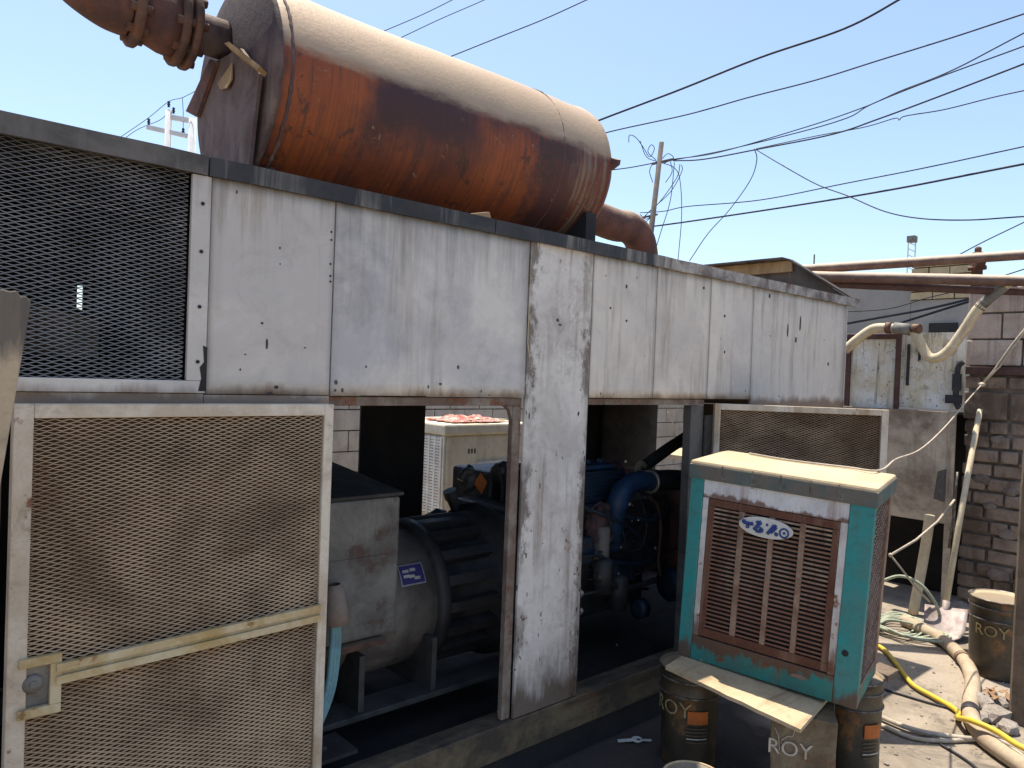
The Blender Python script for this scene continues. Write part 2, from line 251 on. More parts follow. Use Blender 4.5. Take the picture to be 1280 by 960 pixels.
# ------------------------------------------------------------------ mesh builder
def spline(P,n=8):
    P=[Vector(p) for p in P]; out=[]
    for i in range(len(P)-1):
        a=P[i-1] if i else P[0]*2-P[1]; b,c=P[i],P[i+1]; d=P[i+2] if i+2<len(P) else c*2-b
        for k in range(n):
            t=k/n; out.append(.5*((2*b)+(c-a)*t+(2*a-5*b+4*c-d)*t*t+(3*b-a-3*c+d)*t**3))
    out.append(P[-1]); return out
class MB:
    def __init__(s): s.v=[]; s.f=[]; s.sm=[]
    def add(s,vs,fs,smooth=False):
        o=len(s.v); s.v+=[Vector(p) for p in vs]; s.f+=[tuple(i+o for i in q) for q in fs]; s.sm+=[smooth]*len(fs); return s
    def hexa(s,c): return s.add(c,[(0,3,2,1),(4,5,6,7),(0,1,5,4),(1,2,6,5),(2,3,7,6),(3,0,4,7)])
    def box(s,x0,x1,y0,y1,z0,z1):
        return s.hexa([(x0,y0,z0),(x1,y0,z0),(x1,y1,z0),(x0,y1,z0),(x0,y0,z1),(x1,y0,z1),(x1,y1,z1),(x0,y1,z1)])
    def obox(s,c,size,M3):
        c=Vector(c); a,b,d=[x/2 for x in size]
        return s.hexa([c+M3@Vector(p) for p in ((-a,-b,-d),(a,-b,-d),(a,b,-d),(-a,b,-d),(-a,-b,d),(a,-b,d),(a,b,d),(-a,b,d))])
    def beam(s,p,q,w,h,upv=(0,0,1)):
        p,q=Vector(p),Vector(q); d=(q-p); L=d.length; d.normalize(); u=Vector(upv); sd=d.cross(u).normalized(); u=sd.cross(d)
        return s.obox((p+q)/2,(L,w,h),Matrix((d,sd,u)).transposed())
    def tube(s,P,r,n=10,cap=True,smooth=True):
        P=[Vector(p) for p in P]; k=len(P); rr=r if isinstance(r,(list,tuple)) else [r]*k
        t0=(P[1]-P[0]).normalized(); a=t0.orthogonal().normalized(); vs=[]; pt=t0
        for i in range(k):
            t=(P[min(i+1,k-1)]-P[max(i-1,0)]).normalized()
            a=(pt.rotation_difference(t)@a); a=(a-t*a.dot(t)).normalized(); b=t.cross(a); pt=t
            for j in range(n):
                w=2*math.pi*j/n; vs.append(P[i]+(a*math.cos(w)+b*math.sin(w))*rr[i])
        fs=[(i*n+j,i*n+(j+1)%n,(i+1)*n+(j+1)%n,(i+1)*n+j) for i in range(k-1) for j in range(n)]
        s.add(vs,fs,smooth)
        if cap:
            o=len(s.v)-len(vs); s.f+= [tuple(o+j for j in reversed(range(n))),tuple(o+(k-1)*n+j for j in range(n))]; s.sm+=[False,False]
        return s
    def lathe(s,prof,org,axis=(0,0,1),n=32,smooth=True,closed=True):
        org=Vector(org); ax=Vector(axis).normalized(); a=Vector((1,0,0)) if abs(ax.z)>.9 else ax.cross(Vector((0,0,1))).normalized(); a=(a-ax*a.dot(ax)).normalized(); b=ax.cross(a); vs=[]
        for r,h in prof:
            for j in range(n):
                w=2*math.pi*j/n; vs.append(org+ax*h+(a*math.cos(w)+b*math.sin(w))*r)
        k=len(prof); fs=[(i*n+j,i*n+(j+1)%n,(i+1)*n+(j+1)%n,(i+1)*n+j) for i in range(k-1) for j in range(n)]
        s.add(vs,fs,smooth)
        if closed:
            o=len(s.v)-len(vs); s.f+=[tuple(o+j for j in reversed(range(n))),tuple(o+(k-1)*n+j for j in range(n))]; s.sm+=[False,False]
        return s
    def prism(s,poly,ext):
        poly=[Vector(p) for p in poly]; e=Vector(ext); n=len(poly)
        return s.add(poly+[p+e for p in poly],[tuple(range(n)),tuple(reversed(range(n,2*n)))]+[(i,i+n,(i+1)%n+n,(i+1)%n) for i in range(n)])
    def rock(s,c,size,seed=0,sub=2):
        import bmesh
        bm=bmesh.new(); bmesh.ops.create_icosphere(bm,subdivisions=sub,radius=1)
        vs=[]
        for v in bm.verts:
            p=v.co.copy(); d=1+.35*mnoise.noise(p*1.3+Vector((seed*3.1,seed,0)))+.15*mnoise.noise(p*3+Vector((seed,0,9)))
            vs.append(Vector(c)+Vector((p.x*size[0],p.y*size[1],p.z*size[2]))*d)
        bm.verts.index_update(); s.add(vs,[tuple(v.index for v in f.verts) for f in bm.faces]); bm.free(); return s
    def expanded(s,org,U,V,W,H,pu,pv,w,t):
        # expanded-metal sheet: mirrored zigzag strands that touch, each strand a tilted flat bar
        org,U,V=Vector(org),Vector(U),Vector(V); Nn=U.cross(V).normalized()
        rows=int(H/(pv/2)); nu=int(W/(pu/2))
        for i in range(rows):
            vs=[]
            for j in range(nu+1):
                lo=(i+j)%2==0
                c=org+U*min(W,j*pu/2)+V*((i+(.14 if lo else .86))*pv/2)
                c=c+Nn*(.006*mnoise.noise(c*3.1))+V*(.0007*mnoise.noise(c*55))+U*(.0012*mnoise.noise(c*31+Vector((7,0,0))))
                q=V*(w/2*(1+.35*mnoise.noise(c*9))); k=Nn*(t/2); tl=Nn*(t*.8)
                vs+=[c-q-k+tl,c+q-k-tl,c+q+k-tl,c-q+k+tl]
            fs=[(j*4+a,j*4+(a+1)%4,(j+1)*4+(a+1)%4,(j+1)*4+a) for j in range(nu) for a in range(4)]
            s.add(vs,fs)
        return s
    def build(s,name,m,parent=None,local=False,bevel=0,loc=None):
        me=bpy.data.meshes.new(name); o=bpy.data.objects.new(name,me); col.objects.link(o)
        off=Vector((0,0,0))
        if parent is not None:
            o.parent=parent; r=parent
            while r.parent is not None: r=r.parent
            if not local: off=Vector(r.location)
        elif loc is not None:
            off=Vector(loc); o.location=off
            if local: off=Vector((0,0,0))
        else:
            xs=[p.x for p in s.v]; ys=[p.y for p in s.v]; zs=[p.z for p in s.v]
            off=Vector(((min(xs)+max(xs))/2,(min(ys)+max(ys))/2,min(zs))); o.location=off
        me.from_pydata([tuple(p-off) for p in s.v],[],s.f); me.polygons.foreach_set('use_smooth',s.sm)
        me.materials.append(M[m] if isinstance(m,str) else m); me.update()
        import bmesh as _b
        bm=_b.new(); bm.from_mesh(me); _b.ops.recalc_face_normals(bm,faces=bm.faces); bm.to_mesh(me); bm.free()
        if bevel:
            bv=o.modifiers.new('bevel','BEVEL'); bv.width=bevel; bv.segments=2; bv.limit_method='ANGLE'; bv.angle_limit=R(40)
        return o
def each(mb,name,m,parent,bevel=0):
    # one object for every separate piece of the builder
    n=len(mb.v); r=list(range(n))
    def find(i):
        while r[i]!=i: r[i]=r[r[i]]; i=r[i]
        return i
    for f in mb.f:
        for i in f[1:]: r[find(i)]=find(f[0])
    g={}
    for f,sm_ in zip(mb.f,mb.sm): g.setdefault(find(f[0]),[]).append((f,sm_))
    out=[]
    for fs in g.values():
        ids=sorted({i for f,_ in fs for i in f}); mp={i:k for k,i in enumerate(ids)}
        q=MB(); q.v=[mb.v[i] for i in ids]; q.f=[tuple(mp[i] for i in f) for f,_ in fs]; q.sm=[x for _,x in fs]
        out.append(q.build(name,m,parent,bevel=bevel))
    return out
def tag(o,label=None,cat=None,group=None,kind=None):
    if label: o['label']=label
    if cat: o['category']=cat
    if group: o['group']=group
    if kind: o['kind']=kind
    return o
def thing(name,loc,label,cat,group=None,mtx=None):
    o=bpy.data.objects.new(name,None); col.objects.link(o); o.empty_display_size=.1
    o.location=loc
    if mtx is not None: o.rotation_euler=mtx.to_euler()
    return tag(o,label,cat,group)
def copy_tree(o,parent=None):
    c=o.copy(); col.objects.link(c); c.parent=parent
    for ch in list(o.children): copy_tree(ch,c)
    return c
def text_mesh(txt,size,font_extrude=.0006):
    cu=bpy.data.curves.new('lettering','FONT'); cu.body=txt; cu.size=size; cu.extrude=font_extrude; cu.align_x='CENTER'; cu.resolution_u=3
    ob=bpy.data.objects.new('lettering',cu); col.objects.link(ob)
    dg=bpy.context.evaluated_depsgraph_get(); dg.update()
    me=bpy.data.meshes.new_from_object(ob.evaluated_get(dg)); col.objects.unlink(ob); bpy.data.objects.remove(ob)
    v=[x.co.copy() for x in me.vertices]; f=[tuple(p.vertices) for p in me.polygons]; bpy.data.meshes.remove(me); return v,f
def text_on_cyl(mb,txt,size,c,rad,z,ang):
    v,f=text_mesh(txt,size)
    out=[]
    for p in v:
        a=ang+p.x/rad; rr=rad+.006+p.z; out.append(Vector((c[0]+math.cos(a)*rr,c[1]+math.sin(a)*rr,z+p.y)))
    return mb.add(out,f)
# ------------------------------------------------------------------ ground
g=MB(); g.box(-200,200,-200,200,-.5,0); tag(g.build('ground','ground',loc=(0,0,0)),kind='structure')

# ------------------------------------------------------------------ generator enclosure
can=thing('generator_enclosure',(2.2,.7,0),'long rusty white steel generator enclosure with mesh screens and open bays','generator housing')
ZT,ZP=2.116,1.512
SHEETS=[]
def psurf(x,z):
    for x0,x1,z0,z1,y in SHEETS:
        if x0<x<x1 and z0<z<z1:
            u,v=(x-x0)/(x1-x0),(z-z0)/(z1-z0); e=min(1,6*min(u,1-u))*min(1,6*min(v,1-v))
            return y+.009*e*mnoise.noise(Vector((x*4.1,z*3.3,x0-.0025)))+.003*mnoise.noise(Vector((x*9,z*2,5)))
    return 0
def sheet(x0,x1,z0,z1,m='panel',y=0,label=None,th=.012):
    SHEETS.append((x0+.0025,x1-.0025,z0,z1,y))
    a,b_=x0+.0025,x1-.0025; nx,nz=18,14; mb=MB(); vs=[]
    for back in (0,1):
        for j in range(nz+1):
            for i in range(nx+1):
                u,v=i/nx,j/nz; x=a+(b_-a)*u; z=z0+(z1-z0)*v
                e=min(1,6*min(u,1-u))*min(1,6*min(v,1-v))
                vs.append((x,y+th if back else y+.009*e*mnoise.noise(Vector((x*4.1,z*3.3,x0)))+.003*mnoise.noise(Vector((x*9,z*2,5))),z))
    w1=nx+1; K=w1*(nz+1); fs=[]
    for j in range(nz):
        for i in range(nx):
            q=j*w1+i; fs+=[(q,q+1,q+w1+1,q+w1),(K+q,K+q+w1,K+q+w1+1,K+q+1)]
    for i in range(nx): fs+=[(i,K+i,K+i+1,i+1),(nz*w1+i,nz*w1+i+1,K+nz*w1+i+1,K+nz*w1+i)]
    for j in range(nz): fs+=[(j*w1,(j+1)*w1,K+(j+1)*w1,K+j*w1),(j*w1+nx,K+j*w1+nx,K+(j+1)*w1+nx,(j+1)*w1+nx)]
    mb.add(vs,fs); mb.sm=[(n_%2==0 and n_<2*nx*nz) for n_ in range(len(fs))]
    o=mb.build('wall_panel',m,can)
    if label: o['label']=label
    return o
sheet(.748,1.129,ZP,ZT); sheet(1.129,1.958,ZP,ZT,'panel_smoke',label='wide panel with grey soot smudges'); 
MB().box(1.961,2.319,0,.012,.262,ZT).build('pillar_panel','panel_old',can,bevel=.0015)
sheet(2.322,2.755,ZP,ZT); sheet(2.757,3.19,ZP,ZT,y=.001); sheet(3.193,3.592,ZP,ZT); sheet(3.594,4.70,1.44,ZT)
MB().box(-.45,.745,.002,.014,1.47,1.512).box(.747,1.128,.002,.0115,1.47,1.5095).build('screen_sill','panel',can)
# dark carrier rails behind the seams
b=MB()
for x in (.748,1.129,1.96,2.32,2.756,3.192,3.593,4.68): b.box(x-.02,x+.02,.014,.05,ZP+.012,ZT-.004)
each(b,'carrier_rail','dark',can)
# trim
for x0,x1,mm in ((-.45,.731,'trim_pale'),(.736,1.760,'trim'),(1.764,2.772,'trim'),(2.777,4.83,'end_trim')):
    t=MB()
    n=max(2,int((x1-x0)/.12)); 
    prof=[(.012,2.112),(-.020,2.109),(-.022,2.160),(.05,2.166),(.05,2.150),(.012,2.15)]
    vs=[];k=len(prof)
    for i in range(n+1):
        x=x0+(x1-x0)*i/n; jz=.003*mnoise.noise(Vector((x*6,0,3))); jy=.003*mnoise.noise(Vector((x*5,7,3)))
        vs+=[(x,y+jy,z+jz) for y,z in prof]
    fs=[(i*k+a,i*k+(a+1)%k,(i+1)*k+(a+1)%k,(i+1)*k+a) for i in range(n) for a in range(k)]+[tuple(range(k)),tuple(n*k+a for a in reversed(range(k)))]
    t.add(vs,fs).build('roof_trim',mm,can)
# roof
MB().box(-.45,4.80,.052,1.47,2.12,2.148).build('roof','trim',can)
# end panel, gable upstand at the far end
MB().box(4.703,4.715,.0,1.46,1.44,2.108).box(4.703,4.715,.0,1.02,.262,1.436).build('end_panel','panel',can)
MB().prism([(4.80,.04,2.168),(4.80,.44,2.435),(4.80,1.30,2.435),(4.80,1.30,2.15)],(.012,0,0)).build('gable_upstand','sooty',can)  # dark plate colour stands in for the shade below the tan board
MB().box(4.775,4.797,.42,1.32,2.365,2.442).build('upstand_board','tan',can,bevel=.003)
MB().prism([(4.765,.0,2.168),(4.765,.43,2.446),(4.765,.45,2.446),(4.765,.02,2.168)],(.07,0,0)).prism([(4.70,.451,2.444),(4.70,.451,2.456),(4.70,1.34,2.456),(4.70,1.34,2.444)],(.16,0,0)).build('upstand_flange','sooty',can)
# base frame
rl=MB(); rl.box(-.45,4.72,-.004,.10,.125,.258).box(-.45,4.72,1.36,1.46,.125,.258).box(4.62,4.72,.10,1.36,.125,.255).box(-.45,-.35,.10,1.36,.125,.255)
rl.build('base_rail','rail',can,bevel=.004)
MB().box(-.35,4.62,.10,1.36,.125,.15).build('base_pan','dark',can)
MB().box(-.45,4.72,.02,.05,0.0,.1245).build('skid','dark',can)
# opening frames
fr=MB(); fr.box(1.13,1.957,.014,.06,1.478,1.508)
fr.box(1.915,1.957,.016,.042,.262,1.478)
fr.prism([(1.915,.018,1.478),(1.915,.018,1.42),(1.900,.018,1.462),(1.872,.018,1.478)],(0,.022,0))
fr.build('bay_frame','frame_brown',can,bevel=.003)
fr=MB().box(2.322,3.19,.014,.06,1.482,1.508).build('bay_frame','frame_brown',can)
MB().box(3.085,3.19,.014,.06,.262,1.478).build('bay_post','trim_pale',can,bevel=.003)
MB().box(2.30,2.34,.016,.10,.262,1.478).build('bay_post','dark',can)
MB().box(3.195,4.70,.0,.012,.262,1.43).build('wall_panel','sooty',can)
# back and left side
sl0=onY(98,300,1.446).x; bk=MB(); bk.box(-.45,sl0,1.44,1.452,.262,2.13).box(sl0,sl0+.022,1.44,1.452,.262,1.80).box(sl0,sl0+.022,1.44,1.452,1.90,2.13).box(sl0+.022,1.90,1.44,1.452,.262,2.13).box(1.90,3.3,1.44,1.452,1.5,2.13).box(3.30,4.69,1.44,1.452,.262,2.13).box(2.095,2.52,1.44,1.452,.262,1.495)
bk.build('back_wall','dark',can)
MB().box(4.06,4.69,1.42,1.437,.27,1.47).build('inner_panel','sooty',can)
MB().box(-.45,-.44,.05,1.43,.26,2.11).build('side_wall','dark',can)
MB().box(1.095,1.125,.02,.09,.262,1.50).build('bay_post','frame_brown',can)
MB().box(-.45,.285,-.001,.012,.262,1.494).build('wall_panel','frame_brown',can)
# partition behind the screened bay and what shows dimly through it
MB().box(.78,.79,.06,1.43,1.30,2.10).build('partition','dark',can)
pz=MB(); pz.prism([(.18,.9,1.62),(.62,.6,1.60),(.62,.6,1.72),(.40,.75,1.78),(.18,.9,1.70)],(0,.03,0)); pz.build('inner_bracket','frame_brown',can)
# upper screen with its frame
sc=MB(); sc.expanded((-.40,.004,1.535),(1,0,0),(0,0,1),1.10,.582,.034,.0128,.0028,.0022); so=sc.build('mesh_screen','meshgrey',can)
f=MB().box(-.44,.745,-.012,.003,1.514,1.548).box(.694,.745,-.0125,.0025,1.5485,2.107)
fo=f.build('screen_frame','panel',so,bevel=.002)
bl=MB()
for z in (1.60,1.75,1.90,2.03): bl.lathe([(.005,0),(.005,.003),(.002,.004)],(.722,-.0128,z),(0,-1,0),10)
each(bl,'bolt','dark',so)
# tar / scorch patch at the frame corner
MB().prism([(.726,-.0135,1.52),(.747,-.0135,1.52),(.747,-.0135,1.64),(.735,-.0135,1.645),(.739,-.0135,1.60),(.728,-.0135,1.585),(.733,-.0135,1.555)],(0,.001,0)).build('tar_patch','dark',so)
# lower screened door
DY=-.052
dx0,dx1,dz0,dz1=.297,1.112,.20,1.487
door=MB().box(dx0,dx0+.040,DY-.012,DY+.028,dz0,dz1).box(dx1-.030,dx1,DY-.012,DY+.028,dz0,dz1).box(dx0+.040,dx1-.030,DY-.0118,DY+.028,dz1-.034,dz1).box(dx0+.040,dx1-.030,DY-.0118,DY+.028,dz0,dz0+.034)
door=door.build('mesh_door','frame',can,bevel=.003)
MB().expanded((dx0+.036,DY-.004,dz0+.03),(1,0,0),(0,0,1),dx1-dx0-.062,dz1-dz0-.06,.031,.0118,.0022,.0016).build('door_mesh','meshdust',door)
MB().box(dx0+.04,dx1-.03,DY+.010,DY+.013,dz0+.03,dz1-.03).build('dust_screen','clog',door)
pL=onY(70,842,DY-.02); pR=onY(404,766,DY-.02)
ba=MB()
for dzz in (.014,-.016): ba.beam((pL.x,DY-.020,pL.z+dzz),(dx1-.028,DY-.020,pR.z+dzz+.004),.016,.020)
ba.beam((pL.x,DY-.0155,pL.z),(dx1-.028,DY-.0155,pR.z),.006,.03); ba.build('cross_bar','bar',door,bevel=.0015)
a=onY(26,832,DY-.02); c=onY(76,884,DY-.02); x0,x1,z1,z0=a.x-.004,c.x,a.z+.012,c.z-.01
la=MB().box(x0,x1,DY-.022,DY-.006,z1-.022,z1).box(x0,x1,DY-.022,DY-.006,z0,z0+.022).box(x1-.024,x1,DY-.0222,DY-.006,z0+.022,z1-.022)
lo=la.build('latch_surround','bar',door,bevel=.002)
MB().box(x0,x1-.024,DY-.006,DY-.003,z0+.022,z1-.022).build('latch_recess','altgrey',lo)
MB().lathe([(.022,0),(.022,.006),(.014,.010),(.008,.011)],((x0+x1)/2-.014,DY-.006,(z0+z1)/2+.006),(0,-1,0),20).box((x0+x1)/2-.02,(x0+x1)/2-.006,DY-.02,DY-.014,(z0+z1)/2-.002,(z0+z1)/2+.014).build('latch_knob','altgrey',lo)
# swung open screened door at the far bay
hp=Vector((3.215,-.03)); th=R(42); ud=Vector((math.cos(th),-math.sin(th),0)); nd=Vector((math.sin(th),math.cos(th),0)); w=.86; z0,z1=1.03,1.492
def dpt(u,n,z): return Vector((hp.x,hp.y,0))+ud*u+nd*n+Vector((0,0,z))
d2=MB()
def dbox(mb,u0,u1,n0,n1,a,bz): mb.hexa([dpt(u0,n0,a),dpt(u1,n0,a),dpt(u1,n1,a),dpt(u0,n1,a),dpt(u0,n0,bz),dpt(u1,n0,bz),dpt(u1,n1,bz),dpt(u0,n1,bz)])
dbox(d2,0,.03,-.01,.02,z0,z1); dbox(d2,w-.035,w,-.01,.02,z0,z1); dbox(d2,.03,w-.035,-.0095,.02,z1-.03,z1); dbox(d2,.03,w-.035,-.0095,.02,z0,z0+.03)
d2=d2.build('mesh_door','frame',can,bevel=.002); d2['label']='smaller mesh door swung open behind the teal cooler'
MB().expanded(dpt(.025,-.002,z0+.025),ud,(0,0,1),w-.05,z1-z0-.05,.031,.0118,.0024,.0018).build('door_mesh','meshdust',d2)
q=MB(); dbox(q,.03,w-.035,.010,.012,z0+.02,z1-.02); q.build('dust_screen','clog',d2)
# paint chips, rust holes, drips on the panels
ch=MB()
def chip(x,z,rx,rz,seed):
    n=11; ys=psurf(x,z)-.0014; ch.prism([(x+rx*(1+.45*mnoise.noise(Vector((i*1.7,seed,0))))*math.cos(2*math.pi*i/n),ys,z+rz*(1+.45*mnoise.noise(Vector((i*1.7,seed,4))))*math.sin(2*math.pi*i/n)) for i in range(n)],(0,.004,0))
for k,(px_,py_,rx,ry) in enumerate([(333,430,2.5,14),(327,404,3,3),(345,484,5,4),(337,492,7,4),(420,478,4,6),(428,488,3,5),(419,488,3,3),(551,480,3,3),(573,459,2.5,4),(350,310,1.6,3),(350,330,1.2,2),(300,462,2,3),(296,240,2,5),(306,443,2,2),(783,401,2,2),(783,358,2,3),(763,385,2,2),(1000,405,1.5,9),(985,412,1.5,8),(995,425,2,4),(962,370,2,3),(880,360,2,2),(905,395,2,2),(905,440,1.5,2),(1035,455,1.5,2),(697,400,3,3),(700,406,4,1.5)]):
    p=onY(px_,py_,0); s_=(onY(px_+4,py_,0)-onY(px_-4,py_,0)).length/8; chip(p.x,p.z,rx*s_*.55,ry*s_*.5,k)
for k in range(34):
    x=random.uniform(1.97,2.31); z=random.uniform(.4,1.5)
    if random.random()<.5: x=random.choice((1.968,2.305))+random.gauss(0,.012)
    chip(x,z,random.uniform(.001,.0035),random.uniform(.003,.014),k+50)
for k in range(30):
    x=random.uniform(.76,4.65); z=random.choice((random.uniform(1.52,2.08),random.gauss(1.53,.02),random.gauss(1.53,.02)))
    if z>1.515 and min(abs(x-s) for s in (.748,1.129,1.96,2.32,2.756,3.192,3.593))>.02: chip(x,z,random.uniform(.001,.004),random.uniform(.001,.006),k+150)
ch.build('paint_chip','sooty',can)['kind']='stuff'
# rivets along the seam
rv=MB()
for px_,py_ in ((414,290),(414,300),(413,330),(413,345),(413,352)):
    p=onY(px_,py_,0); rv.lathe([(.0032,0),(.0032,.002),(.0015,.003)],(p.x,-.0005,p.z),(0,-1,0),8)
each(rv,'rivet','dark',can)
# bent hanging wire strip by the pillar seam
MB().tube([(1.962,-.003,2.09),(1.958,-.005,1.85),(1.957,-.006,1.72),(1.967,-.012,1.66),(1.985,-.018,1.625)],.0018,5).build('seam_wire','bar',can)

# ------------------------------------------------------------------ alternator
alt=thing('alternator',(1.95,.7,.26),'grey alternator with boxy terminal housing and dark cooling ring in the left bay','alternator')
MB().lathe([(.0,1.40),(.20,1.41),(.28,1.50),(.295,1.56),(.295,1.885)],(0,.70,.60),(1,0,0),40).build('barrel','altbarrel',alt)
vr=MB().lathe([(.27,1.88),(.315,1.885),(.325,1.90),(.325,1.935),(.275,1.94),(.275,2.20),(.325,2.21),(.325,2.30),(.36,2.31),(.36,2.36),(.28,2.37),(.1,2.38)],(0,.70,.60),(1,0,0),40)
for i in range(18):
    w_=2*math.pi*i/18; vr.obox((2.07,.70+.300*math.cos(w_),.60+.300*math.sin(w_)),(.27,.05,.042),Matrix.Rotation(w_,3,'X'))
vr.build('vent_ring','ventiron',alt)
tb=MB().box(1.26,1.655,.37,.95,.56,1.10); tb=tb.build('terminal_box','altgrey',alt,bevel=.012)
MB().prism([(1.25,.36,1.105),(1.662,.36,1.105),(1.662,.96,1.16),(1.25,.96,1.16)],(0,0,.012)).build('box_lid','sooty',tb)
MB().box(1.30,1.60,.366,.369,.62,.88).build('access_cover','altgrey',tb,bevel=.003)
MB().box(1.28,1.60,.352,.40,.53,.552).build('box_flange','rustflange',alt)
def onbarrel(px_,py_,Y): return onY(px_,py_,Y)
# nameplate on the barrel
cp=onY(516,718,.44); aang=math.asin(min(1,max(-1,(cp.z-.60)/.298)))
npl=MB(); nm=MB(); fm=MB()
for (mb,x0,x1,z0,z1,rr) in ((npl,cp.x-.055,cp.x+.055,-.13,.13,.2975),(fm,cp.x-.06,cp.x+.06,-.15,.15,.2965)):
    vs=[];n=6
    for i in range(n+1):
        t=aang+z0+(z1-z0)*i/n
        for x in (x0,x1):
            for q_ in (0,.0015): vs.append((x,.70-(rr+q_)*math.cos(t),.60+(rr+q_)*math.sin(t)))
    fs=[]
    for i in range(n):
        o=i*4; fs+=[(o+1,o+3,o+7,o+5),(o,o+4,o+6,o+2),(o,o+1,o+5,o+4),(o+2,o+6,o+7,o+3)]
    fs+=[(0,2,3,1),(n*4,n*4+1,n*4+3,n*4+2)]
    mb.add(vs,fs)
npo=fm.build('nameplate','silver',alt); npl.build('nameplate_print','plateblue',npo)
for k,(dx_,t_) in enumerate(((-.03,.05),(.005,.06),(-.005,-.03),(.02,-.06),(-.03,-.02))):
    t=aang+t_; nm.obox((cp.x+dx_,.70-.3005*math.cos(t),.60+.3005*math.sin(t)),(.028,.002,.012),Matrix.Rotation(-t,3,'X'))
nm.build('nameplate_marks','whitep',npo)
ft=MB()
for xx in (1.50,1.84): ft.box(xx-.012,xx+.012,.36,1.04,.27,.50)
each(ft,'foot_bracket','altfoot',alt)
MB().box(1.30,2.30,.34,.48,.262,.285).build('mounting_rail','altfoot',alt,bevel=.003)
sh=onY(427,732,.30); s2=onY(426,788,.30)
MB().lathe([(.022,0),(.034,.02),(.044,.09),(.052,.14),(.048,.14),(.030,.02)],(1.335,.30,sh.z+.01),(.08,-.02,-1),20,closed=False).build('cable_shroud','cone',alt)
cb=MB()
for k in range(3):
    cb.tube(spline([(1.335+.01*k,.30,s2.z+.05),(1.328+.013*k,.29,s2.z-.06),(1.28+.012*k,.24,s2.z-.20),(1.15+.012*k,.16,s2.z-.34)]),.011,8)
each(cb,'cable','tealcable',alt)
pl=MB().box(1.14,1.36,.14,.30,.262,.275).lathe([(.014,0),(.014,.015),(.006,.02)],(1.26,.20,.275),(0,0,1),6).build('anchor_plate','altfoot',alt)

# ------------------------------------------------------------------ engine
eng=thing('diesel_engine',(3.1,.8,.26),'oily blue diesel engine with turbo pipe and hoses in the open bays','engine')
MB().box(2.44,3.62,.50,1.05,.50,.93).box(2.55,3.5,.58,.98,.30,.50).build('engine_block','engine',eng,bevel=.02)
rc=MB().box(2.62,3.22,.52,.86,.935,1.10)
for i in range(6): rc.box(2.63,3.21,.508,.519,.955+.024*i,.965+.024*i)
rc.build('rocker_cover','bluedark',eng,bevel=.012)
cv=MB().box(2.65,3.15,.54,.80,1.105,1.13)
for i in range(5): cv.lathe([(.018,0),(.018,.02),(.01,.025)],(2.70+.1*i,.60,1.13),(0,0,1),10)
cv.build('cover_cap','blue',eng,bevel=.006)
MB().lathe([(.05,0),(.065,.02),(.065,.11),(.045,.13)],(3.20,.66,1.06),(1,0,0),20).build('coolant_cap','wrap',eng)
Yp=.42
A=[onY(812,602,Yp),onY(796,601,Yp),onY(780,610,Yp),onY(771,632,Yp),onY(768,660,Yp+.03),onY(766,684,Yp+.06)]
MB().tube(spline(A,6),[.052]*13+[.058]*6+[.05]*6+[.045]*6,18).build('intake_pipe','blue',eng)
hs=MB(); P=[onY(813,602,Yp),onY(835,600,Yp),onY(862,601,Yp),onY(895,606,Yp)]; S=spline(P,14); hs.tube(S,[.054+(.005 if i%2 else 0) for i in range(len(S))],18); hs.build('corrugated_hose','rubber',eng)
cl=MB(); c0=onY(813,602,Yp); ax=(P[1]-P[0]).normalized(); cl.lathe([(.058,-.008),(.064,-.008),(.064,.008),(.058,.008)],c0,ax,24); cl.build('hose_clamp','silver',eng)
b0,b1,b2=onY(806,582,.62),onY(835,561,.62),onY(875,535,.62)
MB().tube([b0,b1,b2],.036,14).build('breather_hose','rubber',eng)
MB().tube(spline([onY(806,583,.60),onY(801,579,.60),onY(797,586,.60),onY(797,596,.60)],5),.018,10).build('hose_elbow','hose',eng)
_tw=onY(752,655,.46); MB().tube([_tw+Vector((.085*math.cos(a),.02*math.sin(a*3.7),.085*math.sin(a)*1.1)) for a in [i*.33 for i in range(60)]],[.020+.006*math.sin(i*1.9) for i in range(60)],8).lathe([(.03,-.04),(.085,-.03),(.085,.03),(.03,.04)],_tw,(0,1,0),24).build('turbo_wrap','wrap',eng)
for pts,r,m_ in (([(797,615),(806,640),(808,665),(800,686),(784,688),(778,680)],.007,'rubber'),([(812,622),(822,632),(826,660),(823,700),(826,720)],.010,'brownsteel'),([(735,640),(750,628),(758,640),(765,668)],.006,'rubber'),([(742,690),(760,700),(790,705),(815,700)],.012,'bluedark'),([(745,720),(780,735),(820,725)],.016,'engine'),([(760,640),(775,655),(783,680)],.005,'rubber')):
    MB().tube(spline([onY(x,y,.40) for x,y in pts],6),r,8).build('fuel_line',m_,eng)
ft=MB()
for x,y in ((752,708),(772,728)): ft.lathe([(.0,0),(.05,.005),(.052,.17),(.03,.19)],onY(x,y+34,.42),(0,0,1),20)
each(ft,'oil_filter','engine',eng)
each(MB().lathe([(.03,-.02),(.10,-.015),(.10,.015),(.03,.02)],onY(838,730,.50),(1,-.1,0),28).lathe([(.03,-.03),(.055,-.025),(.055,.025),(.03,.03)],onY(800,760,.45),(1,-.1,0),28),'pulley','bluedark',eng)
bt=MB()
for k in range(64):
    x=random.uniform(2.5,3.6); z=random.choice((.52,.60,.70,.82,.90))+random.uniform(-.008,.008); rr=random.choice((.008,.010,.013))
    bt.lathe([(rr,0),(rr,.012),(rr*.5,.02)],(x,.499,z),(0,-1,0),6)
bt.build('block_bolt','bluedark',eng)['kind']='stuff'
